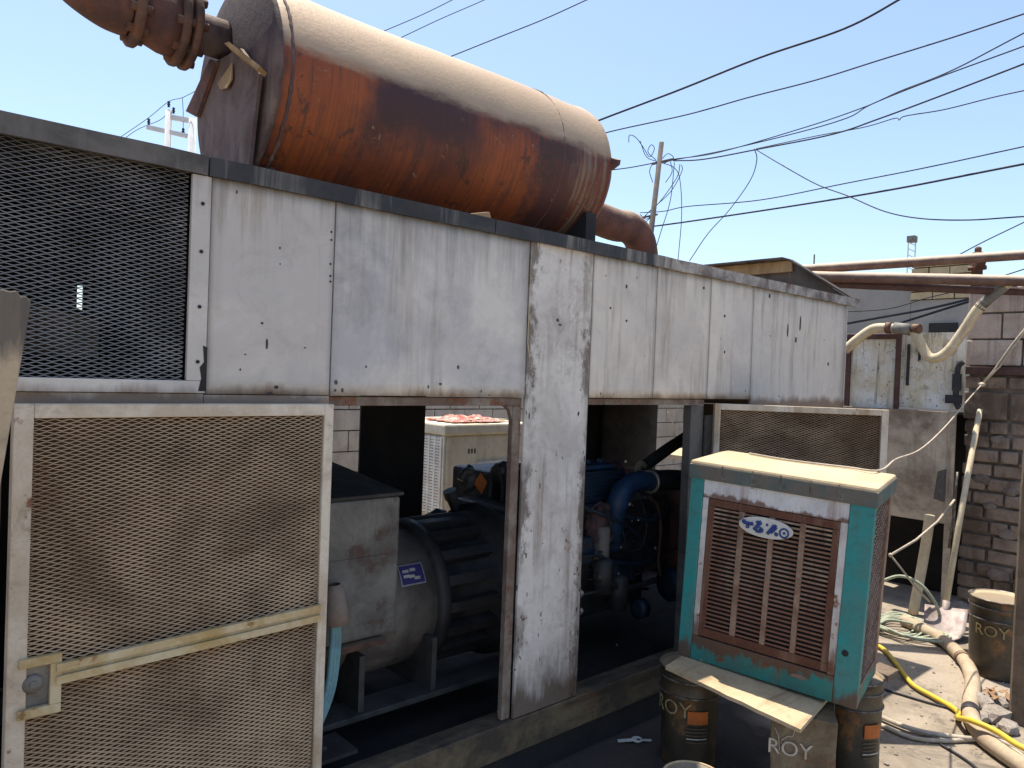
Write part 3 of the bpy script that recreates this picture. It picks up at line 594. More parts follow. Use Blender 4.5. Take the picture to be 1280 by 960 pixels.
for k,(x0_,z0_,x1_,z1_) in enumerate(((2.45,.90,3.0,.62),(2.5,.70,3.3,.80),(2.7,.98,3.5,.55),(2.9,.55,3.65,.62),(2.46,.48,3.4,.42),(3.0,.90,3.6,.86))):
    MB().tube(spline([(x0_,.47,z0_),((x0_+x1_)/2,.43-.02*(k%3),(z0_+z1_)/2+.05*(-1)**k),(x1_,.47,z1_)],8),.006+.002*(k%3),8).build('fuel_line',('brownsteel','rubber','bluedark')[k%3],eng)
each(MB().box(2.62,2.90,.44,.50,.64,.78).box(3.05,3.22,.42,.50,.50,.62),'side_cover','bluedark',eng,bevel=.015)
MB().lathe([(.03,0),(.045,.01),(.045,.22),(.03,.23)],(2.95,.44,.60),(0,0,1),18).build('oil_filter','altbarrel',eng)
sp=MB()
for x,y,r in ((787,630,.010),(791,632,.004),(776,684,.008),(819,685,.008),(798,650,.005),(771,806,.006),(773,717,.006),(726,742,.016),(726,764,.014),(782,577,.008),(790,651,.004)):
    sp.rock(onY(x,y,.38),(r,r,r*1.2),int(x),1)
each(sp,'bright_fitting','silver',eng)
MB().box(3.72,3.86,.25,1.30,.45,1.03).build('radiator_tank','rustpipe',eng,bevel=.02)
# rear parts seen through the left bay
e=MB(); p=onY(612,605,.95); e.box(p.x-.03,p.x+.30,.92,1.25,p.z-.28,p.z+.07).build('air_cleaner_box','engine',eng,bevel=.02)
MB().tube(spline([onY(562,613,.85),onY(566,625,.85),onY(574,645,.85),onY(580,668,.85)],5),[.035]*5+[.028]*11,14).build('filler_neck','engine',eng)
each(MB().rock(onY(545,650,.9),(.10,.05,.05),5,2).tube(spline([onY(575,600,.86),onY(581,590,.86),onY(590,590,.86)],5),.02,10).rock(onY(585,600,.9),(.05,.05,.07),8,2).rock(onY(628,590,.9),(.08,.06,.06),9,2),'manifold_lump','engine',eng)
q=[onY(592,604,.86),onY(601,591,.86),onY(609,603,.86),onY(602,618,.86)]; MB().prism(q,(0,.004,0)).build('warning_tag','orange',eng)
MB().tube(spline([onY(620,580,.84),onY(628,610,.84),onY(622,650,.84)],5),.012,8).tube(spline([onY(590,655,.84),onY(606,630,.84),onY(634,640,.84)],5),.012,8).tube(spline([onY(612,690,.6),onY(600,660,.7),onY(612,630,.84)],5),.014,8).build('fuel_line','rubber',eng)

# ------------------------------------------------------------------ muffler on the roof
MX0,MX1,MYc,MZc,MR=.985,2.56,.455,2.541,.341
muf=thing('exhaust_silencer',(.93,.455,2.15),'big heat-burnt orange and brown cylindrical exhaust silencer lying on the enclosure roof','silencer')
sh=MB(); N_=96; prof=[(MR*.985,0)]
for i in range(41):
    x=.01+(MX1-MX0-.05)*i/40; prof.append((MR+.0015*mnoise.noise(Vector((x*4,0,0))),x))
L_=MX1-MX0
prof+=[(MR+.003,L_-.035),(MR,L_-.02),(MR-.012,L_-.004),(MR*.93,L_+.012),(MR*.6,L_+.03),(0.01,L_+.035)]
sh.lathe(prof,(MX0,MYc,MZc),(1,0,0),N_)
for p in sh.v:
    d=Vector((0,p.y-MYc,p.z-MZc))
    if d.length>.2: p+=d.normalized()*(.0055*mnoise.noise(Vector((p.x*2.6,p.y*4,p.z*4)))+.002*mnoise.noise(Vector((p.x*9,p.y*9,p.z*9))))
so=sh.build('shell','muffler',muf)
wb=MB()
for X_,rr in ((MX0+.04,.008),(2.24,.0028)):
    n=160; ring=[(X_+.004*mnoise.noise(Vector((i*.7,X_,0))),MYc+(MR+.001)*math.cos(2*math.pi*i/n),MZc+(MR+.001)*math.sin(2*math.pi*i/n)) for i in range(n+1)]
    wb.tube(ring,[rr*(.75+.9*mnoise.noise(Vector((i*1.3,0,X_)))) for i in range(n)]+[rr*.8],6,cap=False)
each(wb,'weld_bead','plate',so)
MB().lathe([(.05,-.012),(MR+.004,-.012),(MR+.008,-.006),(MR+.008,.006),(MR+.002,.010)],(MX0,MYc,MZc),(1,0,0),72).build('end_cap','capplate',muf)
# saddle plate below the near end with a bent side flange and a torn flap
poly=[onX(x,y,.945) for x,y in ((258,212),(246,142),(268,78),(300,60),(324,92),(317,150),(309,226))]
MB().prism(poly,(.012,0,0)).build('saddle_plate','plate',muf)
q=[onX(232,139,.93),onX(262,74,.93),onX(269,78,.93),onX(245,146,.93)]; MB().prism(q,(.012,-.004,0)).build('saddle_flange','rustpipe',muf)
q=[onX(280,54,.90),onX(286,52,.90),onX(325,82,.91),onX(322,87,.91)]; MB().prism(q,(.035,.03,-.004)).build('torn_flap','tan',muf)
q=[onX(272,104,.937),onX(290,78,.937),onX(289,99,.933),onX(283,110,.93),onX(275,112,.937)]; MB().prism(q,(.005,0,0)).build('torn_flap','tan',muf)
xs_=onY(738,285,.17).x; each(MB().box(xs_-.035,xs_+.03,.165,.72,2.15,2.33).box(1.02,1.04,.25,.66,2.15,2.24),'support_foot','dark',muf)
MB().prism([onX(766,197,2.545),onX(776,200,2.56),onX(775,206,2.56),onX(766,213,2.545)],(-.012,.01,0)).build('lug','rustpipe',muf)
# inlet pipe with flanges, running back along the set
pc=onX(262,45,.92); pcY,pcZ=pc.y,pc.z
ip=MB().lathe([(.066,.05),(.066,-.12)],(.92,pcY,pcZ),(1,0,0),28).build('inlet_stub','plate',muf)
def flange(X_,rad,th):
    o=MB().lathe([(.05,0),(rad-.006,0),(rad,.006),(rad,th-.006),(rad-.006,th),(.05,th)],(X_,pcY,pcZ),(1,0,0),40)
    for k in range(8):
        a_=2*math.pi*k/8+.2; o.lathe([(.014,-.018),(.014,th+.018)],(X_,pcY+(rad-.026)*math.cos(a_),pcZ+(rad-.026)*math.sin(a_)),(1,0,0),6)
    return o.build('pipe_flange','rustflange',muf)
flange(.835,.135,.024); flange(.800,.132,.024)
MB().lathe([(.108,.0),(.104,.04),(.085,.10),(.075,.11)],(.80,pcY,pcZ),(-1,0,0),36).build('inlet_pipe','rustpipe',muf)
flange(.665,.112,.028)
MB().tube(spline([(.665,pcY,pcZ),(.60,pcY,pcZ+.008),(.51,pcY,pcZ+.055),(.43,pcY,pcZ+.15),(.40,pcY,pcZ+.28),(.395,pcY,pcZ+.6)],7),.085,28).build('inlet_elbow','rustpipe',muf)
# outlet elbow
Ye=.42
E=[Vector((2.55,Ye,2.42)),onY(765,280,Ye),onY(785,284,Ye),onY(798,297,Ye),onY(803,318,Ye),onY(804,345,Ye)]
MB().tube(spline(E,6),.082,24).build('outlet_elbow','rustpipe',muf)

# loose scraps on the trim
tag(MB().prism([onY(580,268,-.01),onY(612,265,-.01),onY(614,273,-.01)],(0,.03,.004)).build('sheet_scrap','tan'),'small bent tan metal scrap on the trim below the silencer','scrap')

# ------------------------------------------------------------------ teal cooler on its stand
def rotm(y,p,r): return Matrix.Rotation(y,3,'Z')@Matrix.Rotation(p,3,'X')@Matrix.Rotation(r,3,'Y')
CR=rotm(-1.347,.034,.051); CO=Vector((2.636,-.274,.449))
CW,CD,CH=.697,.40,.80
coo=thing('evaporative_cooler',CO,'teal and white rusty evaporative cooler tilted on paint buckets before the enclosure','air cooler',None,CR)
def CB(name,mm,boxes,par=None,bevel=.003):
    mb=MB()
    for bx in boxes: mb.box(*bx)
    return mb.build(name,mm,par or coo,local=True,bevel=bevel)
CB('front_post','tealpost',[(0,.055,0,.04,.0,CH)]); CB('front_post','tealpost',[(CW-.085,CW,0,.04,.0,CH)])
CB('rear_post','louvre_rib',[(CW-.045,CW-.001,CD-.05,CD,0,CH)]); CB('rear_post','tealpost',[(0,.05,CD-.05,CD,0,CH)])
CB('base_tray','tealworn',[(.0555,CW-.0855,.001,.03,0,.100),(.03,CW-.002,.04,CD-.05,0,.06)])
CB('inner_casing','dark',[(.03,CW-.05,.07,CD-.01,.06,CH-.01)])
CB('side_panel','teal',[(0.002,.012,.04,CD-.05,.06,CH)])
fp=CB('front_panel','coolwhite',[(.0555,CW-.0855,.004,.02,.681,CH)]); CB('front_panel_edge','coolstrip',[(.0555,.0795,.004,.02,.1005,.6805)]); CB('front_panel_edge','coolstrip',[(CW-.1125,CW-.0855,.004,.02,.1005,.6805)])
lx0,lx1,lz0,lz1=.080,CW-.113,.105,.680
cols=[(lx0+.026,lx0+.128),(lx0+.150,lx0+.248),(lx0+.268,lx0+.364),(lx0+.384,lx0+.480)]
ribs=[(lx0+.001,lx0+.026),(lx0+.128,lx0+.150),(lx0+.248,lx0+.268),(lx0+.364,lx0+.384),(lx0+.480,lx1)]
lv=CB('louvre_panel','louvre',[(lx0,lx1,.004,.0165,lz1-.03,lz1-.001)],fp,.002); CB('louvre_panel','louvre',[(lx0,lx1,.004,.0165,lz0,lz0+.035)],fp,.002)
sl=MB()
n=29; zz0,zz1=lz0+.036,lz1-.031
for a_,b_ in cols:
    for i in range(n):
        z=zz0+(zz1-zz0)*(i+.5)/n
        jz=.0006*mnoise.noise(Vector((i*2.1,a_*30,0))); sl.box(a_-.001,b_+.001,.006+.002*mnoise.noise(Vector((i*1.3,a_*40,5))),.0115,z-.0036+jz,z+.0036+jz)
sl.build('louvre_slat','slat',fp,local=True)['kind']='stuff'
rb=MB(); rs_=MB()
for a_,b_ in (ribs[0],ribs[-1]): MB().box(a_,b_,.0028,.018,zz0,zz1).build('louvre_margin','louvre',fp,local=True,bevel=.0015)
for a_,b_ in ribs[1:-1]: rb.box(a_,b_,.0025,.018,zz0,zz1)
rb.build('louvre_rib','louvre_rib',fp,local=True,bevel=.0015)
# rust flakes over the white upper band and the bottom tray
MB().prism([(.455,-.0022,.055),(.51,-.0022,.052),(.515,-.0022,.066),(.49,-.0022,.07),(.462,-.0022,.066)],(0,.002,0)).build('paint_flake','coolwhite',coo,local=True)
# right side: staggered slotted panel
sp=MB(); sp.expanded((CW-.010,.04,.062),(0,1,0),(0,0,1),CD-.09,CH-.11,.075,.036,.0042,.002); sp.build('side_louvre','louvre_rib',coo,local=True)
MB().box(CW-.012,CW-.002,.0401,CD-.0501,.0605,.075).build('side_edge','louvre_rib',coo,local=True)
MB().lathe([(.012,0),(.012,.003),(.006,.005)],(CW-.055,0,.20),(0,-1,0),10).build('hole_plug','dark',coo,local=True)
lid=MB(); o=.006
lid.box(-o,CW+o,-o,CD+o,CH+.001,CH+.028); lid=lid.build('lid','lid',coo,local=True,bevel=.010)
CB('lid_rim','lidrim',[(-.007,CW+.007,-.0075,.004,CH-.045,CH+.012),(CW-.003,CW+.008,.004,CD+.006,CH-.045,CH+.012),(-.008,.002,.004,CD+.006,CH-.045,CH+.012)],lid,.003)
cl=MB()
for x in (.13,.25,.36,.47,.57): cl.box(x,x+.003,-.010,-.0076,CH-.03,CH+.02).box(x,x+.018,-.010,-.0076,CH-.034,CH-.030).box(x+.015,x+.018,-.010,-.0076,CH-.03,CH-.012)
cl.build('rim_hook','bucketrim',lid,local=True)['kind']='stuff'
# oval badge with its blue lettering
bd=MB(); n=40; bx,bz=.318,.605; bd.prism([(bx+.105*math.cos(2*math.pi*i/n),-.006,bz+.040*math.sin(2*math.pi*i/n)) for i in range(n)],(0,.008,0)); bd=bd.build('badge','badge',fp,local=True,bevel=.002)
ik=MB()
def stroke(pts,r): ik.tube(spline([(bx+x,-.0065,bz+z) for x,z in pts],5),r,6)
stroke([(-.086,.018),(-.084,.009),(-.072,.006),(-.058,.006),(-.047,.008)],.0078)
stroke([(-.076,-.008),(-.070,-.012),(-.064,-.009),(-.066,-.003),(-.074,-.003)],.0030)
stroke([(-.018,.021),(-.028,.006),(-.042,-.014)],.0078); stroke([(-.022,-.004),(-.012,-.008),(-.016,-.016),(-.034,-.018)],.0066); stroke([(-.036,.017),(-.028,.019),(-.018,.021)],.0055)
stroke([(.034,.018),(.024,.002),(.010,-.020)],.0070); stroke([(.042,.012),(.034,.000),(.022,-.014)],.0062); stroke([(.034,.018),(.042,.012)],.006)
stroke([(.038,-.012),(.046,-.012),(.048,-.019),(.040,-.020),(.038,-.012)],.0034)
ring=[(.072+.016*math.cos(a),-.006+.017*math.sin(a)) for a in [2*math.pi*i/12 for i in range(13)]]; stroke(ring,.0038)
for x,z in ((.006,.014),(.072,-.006)): ik.lathe([(.0055,0),(.0055,.0025)],(bx+x,-.0055,bz+z),(0,-1,0),10)
ik.build('badge_mark','ink',bd,local=True)

# board under the cooler
bm=MB(); ang=-1.347
def lb(x,y): v=CR@Vector((x,y,0)); return Vector((CO.x+v.x,CO.y+v.y))
qa=[onZ(832,830,.455),onZ(1001,901,.435),onZ(1046,884,.435)]
c4=[Vector((qa[0].x,qa[0].y,.447)),Vector((qa[1].x,qa[1].y,.405)),Vector((qa[1].x+.50,qa[1].y+.09,.405)),Vector((qa[0].x+.50,qa[0].y+.09,.445))]
n=10; vs=[]
for i in range(n+1):
    t=i/n; a_=c4[0].lerp(c4[1],t); b_=c4[3].lerp(c4[2],t); w_=.008*mnoise.noise(Vector((i*.9,3,1)))
    vs+=[a_+Vector((w_,0,-.014)),b_+Vector((0,0,-.014)),b_,a_+Vector((w_,0,0))]
fs=[(i*4+a,i*4+(a+1)%4,i*4+4+(a+1)%4,i*4+4+a) for i in range(n) for a in range(4)]+[(0,1,2,3),tuple(n*4+k for k in (3,2,1,0))]
tag(bm.add(vs,fs).build('board','wood'),'flat sun-bleached wooden board lying on paint buckets under the teal cooler','board')
# small wooden block by the cooler's rear foot
wb=MB(); wb.beam(onX(1092,835,3.30),onX(1117,845,3.30),.11,.03); tag(wb.build('wood_block','wooddark',bevel=.004),'dark chunk of wood under the rear corner of the teal cooler','wood block')

# ------------------------------------------------------------------ paint buckets
def bucket(loc,rad,h,label,txt_ang,orange=True,group='printed paint buckets',txt='ROY',bad=None):
    t=thing('paint_bucket',loc,label,'bucket',group)
    x,y,z=loc
    prof=[(rad*.92,0),(rad*.925,.01),(rad*.95,h*.35),(rad*.97,h*.72),(rad*1.0,h*.74),(rad*.97,h*.765),(rad*.975,h*.87),(rad*1.0,h*.89),(rad*.98,h*.91),(rad*.985,h*.985),(rad*1.02,h*.985),(rad*1.025,h),(rad*.97,h),(rad*.96,h*.97)]
    _b=MB().lathe(prof,loc,(0,0,1),40)
    for p in _b.v:
        dd=.010*mnoise.noise(Vector((p.x*7,p.y*7,p.z*6)))*(1 if p.z<h*.7 else .3); e=Vector((p.x-x,p.y-y,0)); p+=e*(dd/max(e.length,.01)) if e.length>rad*.9 else e*0
    _b.build('bucket_body','bucket',t)
    rm=MB()
    for q,rr in ((.74,1.003),(.89,1.003),(.995,1.02)):
        rm.tube([(x+rad*rr*math.cos(a),y+rad*rr*math.sin(a),z+h*q) for a in [2*math.pi*i/40 for i in range(41)]],.004,6,cap=False)
    rm.build('rim','bucketrim',t)
    if txt: tm=MB(); text_on_cyl(tm,txt,.085,(x,y),rad*.975,z+h*.55,txt_ang); tm.build('lettering','gold',t)
    def patch(a0,a1,z0,z1,m_,nm):
        n=8; vs=[]
        for i in range(n+1):
            a=a0+(a1-a0)*i/n
            for zz in (z0,z1):
                rr=rad*(.95+.02*(zz/h-.35)/.37)+.006
                for e_ in (0,.0012): vs.append((x+(rr+e_)*math.cos(a),y+(rr+e_)*math.sin(a),z+zz))
        fs=[]
        for i in range(n):
            o=i*4; fs+=[(o+1,o+5,o+7,o+3),(o,o+2,o+6,o+4),(o+2,o+3,o+7,o+6),(o,o+4,o+5,o+1)]
        fs+=[(0,1,3,2),(n*4,n*4+2,n*4+3,n*4+1)]
        MB().add(vs,fs).build(nm,m_,t)
    if orange:
        ba=bad if bad is not None else txt_ang+1.0
        patch(ba-.32,ba+.36,h*.49,h*.62,'orange','label_patch')
        for k in range(5): patch(ba-.34,ba+.34,h*(.44-.035*k),h*(.452-.035*k),'whitep' if k==3 else 'tinbrown','label_line')
    return t,patch
base=onZ(866,985,0)
angc=lambda p: math.atan2(CAM.y-p[1],CAM.x-p[0])
B1=(2.70,-.30,0); bucket(B1,.125,.405,'dark paint bucket with orange label under the left end of the board',angc(B1)-.62,True,bad=angc(B1)+.28)
B2=(3.12,-.80,0); t,p_=bucket(B2,.115,.42,'rust-streaked paint bucket with orange label under the rear corner of the teal cooler',angc(B2)-.6,True,bad=angc(B2)+.75,txt=None)
B3=onZ(1246,842,0); B3=(B3.x,B3.y,0); t,p_=bucket(B3,.152,.44,'black paint bucket with yellow lettering and pale dusty lid standing by the brick wall',angc(B3)-.25,False)
MB().lathe([(.0,.425),(.13,.425),(.145,.437)],B3,(0,0,1),36,closed=False).build('bucket_lid','lid',t); p_(angc(B3)+.55,angc(B3)+.8,.20,.25,'yellowp','label_patch')
# square tin under the board
tp=onZ(995,985,0); tx,ty=2.74,-.78
tn=thing('square_tin',(tx,ty,0),'dented square tin with pale crown and lettering under the near end of the board','tin')
tm=Matrix.Rotation(R(-77+14),3,'Z'); tb=MB()
W_=.225; H_=.385; nn=8; vs=[]
ringp=[(-1,-1),(-.33,-1.0),(.33,-1.0),(1,-1),(1,-.33),(1,.33),(1,1),(.33,1),(-.33,1),(-1,1),(-1,.33),(-1,-.33)]
for i in range(nn+1):
    z=H_*i/nn
    for k,(a_,b_) in enumerate(ringp):
        d_=.006*mnoise.noise(Vector((a_*3,b_*3,z*9))) - (.006 if 0<i<nn and k in (1,2,4,5,7,8,10,11) else 0)
        vs.append(Vector((tx,ty,z))+tm@Vector((a_*(W_/2+d_),b_*(W_/2+d_),0)))
K=len(ringp); fs=[(i*K+k,i*K+(k+1)%K,(i+1)*K+(k+1)%K,(i+1)*K+k) for i in range(nn) for k in range(K)]+[tuple(reversed(range(K))),tuple(nn*K+k for k in range(K))]
tb.add(vs,fs).build('tin_body','tinbrown',tn,bevel=.003)
def tinpt(u,z,off=.004): return Vector((tx,ty,z))+tm@Vector((u,-W_/2-off,0))
lt=MB(); v,f_=text_mesh('ROY',.078); lt.add([tinpt(p.x-.045,.235+p.y,-.001+ -p.z+.004) for p in v],f_); lt.build('lettering','whitep',tn)
cr=MB(); cr.tube([tinpt(u,z,.001) for u,z in ((-.10,.33),(-.085,.30),(-.08,.25),(-.072,.29),(-.055,.305),(-.035,.31),(-.03,.335),(-.02,.335))],.002,5); cr.build('crown_mark','whitep',tn)
MB().prism([tinpt(.02,.10,.0005),tinpt(.10,.115,.0005),tinpt(.10,.20,.0005),tinpt(.025,.185,.0005)],tm@Vector((0,-.0015,0))).build('label_patch','yellowp',tn)
# low pail just cut by the frame
pp=onZ(884,957,.16); lp=thing('open_pail',(pp.x-.12,pp.y-.02,0),'low open pail with pale lit rim in front of the bucket','pail')
MB().lathe([(.09,0),(.105,.155),(.112,.165),(.100,.165),(.086,.01)],(pp.x-.12,pp.y-.02,0),(0,0,1),36,closed=False).build('pail_body','bucket',lp)
MB().tube([(pp.x-.12+.108*math.cos(a),pp.y-.02+.108*math.sin(a),.166) for a in [2*math.pi*i/40 for i in range(41)]],.005,6,cap=False).build('rim','wood',lp)

# ------------------------------------------------------------------ block wall at the right, laid block by block
WX=6.0
def course(mb,z0,h,y0,y1,lens,off,gap,x=WX,dep=.2,jit=.006,skip=0):
    y=y1+off
    while y>y0:
        l=random.choice(lens); a_,b_=max(y-l+gap,y0),min(y,y1)
        if b_-a_>.02 and random.random()>=skip:
            j=random.uniform(-jit,jit); jj=random.uniform(-jit,jit)*.5
            mb.hexa([(x+j,a_,z0+gap/2),(x+dep,a_,z0+gap/2),(x+dep,b_,z0+gap/2),(x+j+jj,b_,z0+gap/2),(x+j,a_,z0+h-gap/2),(x+dep,a_,z0+h-gap/2+jj*.3),(x+dep,b_,z0+h-gap/2),(x+j+jj,b_,z0+h-gap/2+jj*.4)])
        y-=l
wl=thing('block_wall',(6.1,-1.0,0),'rough pier of grey blocks over dark dirty bricks with a maroon steel strip at right','wall')
bm=MB(); zs=[(1.78,.19),(1.97,.185),(2.155,.185)]
for i,(z,h) in enumerate(zs): course(bm,z,h,-1.9,-.29,(.40,),.13*(i%2)+.05,.012)
bm.build('concrete_block','block',wl,bevel=.008)['kind']='stuff'
tp=MB(); course(tp,2.342,.10,-1.9,-.62,(.36,),0,.02); course(tp,2.342,.07,-.60,-.31,(.28,),0,.02); tp.build('top_block','block',wl,bevel=.015)
bm=MB(); z=1.60; course(bm,1.615,.10,-1.9,-.29,(.16,.20,.22),.05,.016); course(bm,1.40,.205,-1.9,-.29,(.40,.38),.1,.012)
z=.0
for i in range(14): course(bm,z,.098,-1.9,-.30,(.24,.20,.22,.12),.06*(i%2)+random.uniform(0,.05),.016,jit=.014,skip=.03); z+=.1
bm.build('brick','brick',wl,bevel=.010)['kind']='stuff'
MB().box(WX+.03,WX+.21,-1.89,-.31,0,2.33).build('mortar_core','mortar',wl)
MB().box(WX-.03,WX+.05,-1.9,-.285,1.722,1.775).build('steel_strip','brownsteel',wl,bevel=.003)
pt=MB()
for k,(y,z,s) in enumerate(((-.52,1.27,.05),(-.60,.62,.06),(-.48,.80,.04),(-.55,.33,.07),(-.60,.92,.05),(-.42,.98,.06),(-.70,1.1,.06))): pt.rock((WX-.004,y,z),(.012,s,s*.6),k,2)
each(pt,'mortar_smear','mortar',wl)

# ------------------------------------------------------------------ peeling screen wall with steel frame beyond the enclosure
pw=thing('painted_partition',(6.05,.2,0),'pale peeling painted partition with brown steel window frame beyond the enclosure','partition')
X5=5.95
def Xq(x,y,X_=X5): return onX(x,y,X_)
a_=Xq(1052,400); b_=Xq(1201,512)
MB().box(X5,X5+.02,-.30,.62,1.46,2.02).build('partition_sheet','peel',pw)
fr=MB(); t1=.035
y0,y1,z0_,z1_=Xq(1122,420).y,Xq(1066,420).y,Xq(1095,510).z,Xq(1095,424).z
fr.box(X5-.03,X5-.002,y0-.035,y0+.0,z0_-.02,z1_+.06).box(X5-.03,X5-.002,y1,y1+.035,z0_-.02,z1_).box(X5-.0295,X5-.002,y0,y1+.035,z1_,z1_+.04).box(X5-.0295,X5-.002,y0,y1+.06,z0_-.05,z0_)
fr.build('window_frame','brownsteel',pw,bevel=.004)
MB().prism([(X5-.012,y0+.002,z0_+.001),(X5-.012,y1-.002,z0_+.001),(X5-.012,y1-.002,z1_-.001),(X5-.012,y0+.002,z1_-.001)],(.008,0,0)).build('painted_pane','peel',pw)
bkm=MB()
for x,y,h_,w__ in ((1136,445,.22,.02),(1150,440,.06,.016)):
    p=Xq(x,y); bkm.box(X5-.01,X5-.001,p.y-w__/2,p.y+w__/2,p.z-h_,p.z+h_*.4)
each(bkm,'black_strip','rubber',pw)
# flakes of paint on the partition
fk=MB()
for k in range(60):
    y=random.uniform(-.28,.58); z=random.uniform(1.48,2.0); s=random.uniform(.0015,.005); fk.prism([(X5-.0005-(.0122 if y1>y>y0 and z<z1_ else 0),y+s*math.cos(q)*(.6+.5*random.random()),z+1.8*s*math.sin(q)*(.6+.5*random.random())) for q in [i*math.pi/3.5 for i in range(7)]],(-.0012,0,0))
fk.build('paint_flake','sooty',pw)['kind']='stuff'
MB().tube(spline([Xq(1204,452,5.9),Xq(1198,458,5.9),Xq(1196,475,5.9),Xq(1195,500,5.9),Xq(1199,511,5.9)],5),.020,8).obox(Xq(1192,499,5.9),(.04,.10,.06),Matrix.Identity(3)).obox(Xq(1196,478,5.9),(.04,.05,.12),Matrix.Identity(3)).build('door_handle','rubber',pw)
# beige machine cover below it
bc=thing('beige_cover',(5.95,.1,0),'grimy beige sheet metal cover with dark gap below it between mesh door and block wall','metal cover')
zt=Xq(1150,513,5.9).z; zb=Xq(1150,650,5.9).z
MB().box(5.9,5.915,-.265,.62,zb,zt).build('cover_sheet','beige',bc,bevel=.003)
MB().box(5.916,6.9,-.26,.62,zt-.02,zt).box(5.915,6.4,.60,.615,0,zt-.02).build('cover_frame','dark',bc)
MB().box(5.885,5.899,-.28,-.235,.05,zt).build('corner_angle','beige',bc)
p=Xq(1186,600,5.88); MB().prism([(5.896,p.y-.05,p.z-.18),(5.896,p.y+.10,p.z-.15),(5.896,p.y+.08,p.z+.05),(5.896,p.y-.03,p.z+.10)],(.002,0,0)).build('pale_patch','trim_pale',bc)
MB().tube([Xq(1197,590,5.86),Xq(1195,612,5.86),Xq(1193,640,5.86),Xq(1186,685,5.86)],.008,6).tube([Xq(1194,628,5.86),Xq(1191,690,5.86)],.006,6).build('latch_rod','bucketrim',bc)
MB().box(6.5,6.52,-.25,.6,0,zt-.03).build('back_sheet','dark',bc)

# ------------------------------------------------------------------ grey building beyond
gb=thing('cement_building',(11,3,0),'grey cement-rendered building with tan brick edge beyond the pipes','building')
t1,t2=onX(1000,343,10),onX(1140,343,10)
MB().box(10,10.25,t2.y,9.0,0,3.06).build('wall','render',gb)
bm=MB(); z=0
yb0,yb1=onX(1216,360,9.98).y,t2.y-.004; z=onX(1170,374,9.98).z; zl=z
i=0
while z<zl+.42: 
    course(bm,z,.10,yb0,yb1,(.26,.24),.06*(i%2),.014,x=9.98,dep=.26,jit=.01); z+=.1; i+=1
bm.build('brick_edge','tanbrick',gb)['kind']='stuff'
MB().box(10,10.25,yb0-1.5,t2.y-.004,0,zl-.004).build('low_wall','render',gb)
h_=onX(1173,410,9.99); MB().box(9.96,9.98,h_.y-.22,h_.y+.10,h_.z-.08,h_.z+.06).build('vent_opening','dark',gb)

# ------------------------------------------------------------------ block wall behind the set
bw=thing('rear_block_wall',(4.5,4.2,0),'pale concrete block yard wall seen through the open bays','wall')
bm=MB(); z=0
for i in range(9):
    x=-2+.2*(i%2)
    while x<9.7:
        j=random.uniform(-.006,.006)
        bm.box(x+.006,x+.394,4.2+j,4.4,z+.006,z+.194); x+=.4
    z+=.2
bm.build('concrete_block','blockpale',bw)['kind']='stuff'
MB().box(-2,9.7,4.225,4.39,0,1.79).build('mortar_core','mortar',bw)
tag(MB().box(5.9,6.9,1.9,2.5,.85,.89).box(5.95,6.0,1.95,2.0,0,.85).box(6.8,6.85,1.95,2.0,0,.85).box(5.95,6.0,2.4,2.45,0,.85).box(6.8,6.85,2.4,2.45,0,.85).build('bench','wood',bevel=.005),'pale wooden bench beyond the far end of the enclosure','bench')
MB_=MB().tube(spline([onY(835,515,3.6),onY(843,535,3.6),onY(852,570,3.6)],5),.006,6); tag(MB_.build('hanging_cord','cable'),'pale cord hanging before the block wall beyond the right bay','cord')

# cream cooler behind
cc=thing('cream_cooler',(3.75,2.75,0),'cream evaporative cooler with slotted white side grille seen through the left bay','air cooler')
cx0,cy0=3.38,2.40; cz1=1.20; cz0=.45
MB().box(cx0+.03,cx0+.85,cy0,cy0+.75,cz0,cz1-.08).build('casing','cream',cc,bevel=.02)
MB().box(cx0-.005,cx0+.88,cy0-.02,cy0+.78,cz1-.085,cz1).build('lid','cream',cc,bevel=.015)
gr=MB(); yA,yB=cy0+.04,cy0+.72
gr.box(cx0+.012,cx0+.029,cy0+.01,yA,cz0+.03,cz1-.09)
for i in range(26):
    z=cz0+.06+(cz1-cz0-.16)*i/26; gr.hexa([(cx0+.004,yA,z),(cx0+.004,yB,z),(cx0+.022,yB,z+.012),(cx0+.022,yA,z+.012),(cx0+.004,yA,z+.014),(cx0+.004,yB,z+.014),(cx0+.022,yB,z+.024),(cx0+.022,yA,z+.024)])
for j in range(10): gr.box(cx0+.001,cx0+.025,yA+(yB-yA)*j/9-.012,yA+(yB-yA)*j/9+.012,cz0+.05,cz1-.10)
gr.build('side_grille','creamgrille',cc)
MB().box(cx0+.026,cx0+.03,yA,yB,cz0+.05,cz1-.1).build('grille_backing','dark',cc)
MB().box(cx0+.36,cx0+.84,cy0-.012,cy0-.002,cz0+.15,cz1-.33).build('front_opening','dark',cc)
MB().box(cx0+.33,cx0+.36,cy0-.015,cy0-.002,cz0+.10,cz1-.30).box(cx0+.36,cx0+.85,cy0-.015,cy0-.002,cz1-.33,cz1-.30).build('opening_trim','creamgrille',cc)
hl=MB()
for dx in (0,.03,.06): hl.box(cx0+.24+dx,cx0+.252+dx,cy0-.003,cy0+.002,cz1-.23,cz1-.195)
each(hl,'slot','dark',cc)
MB().box(cx0,cx0+.85,cy0+.05,cy0+.7,.40,.448).box(cx0+.05,cx0+.1,cy0+.1,cy0+.15,0,.40).box(cx0+.75,cx0+.8,cy0+.1,cy0+.15,0,.40).box(cx0+.05,cx0+.1,cy0+.6,cy0+.65,0,.40).box(cx0+.75,cx0+.8,cy0+.6,cy0+.65,0,.40).build('stand','wooddark',cc)
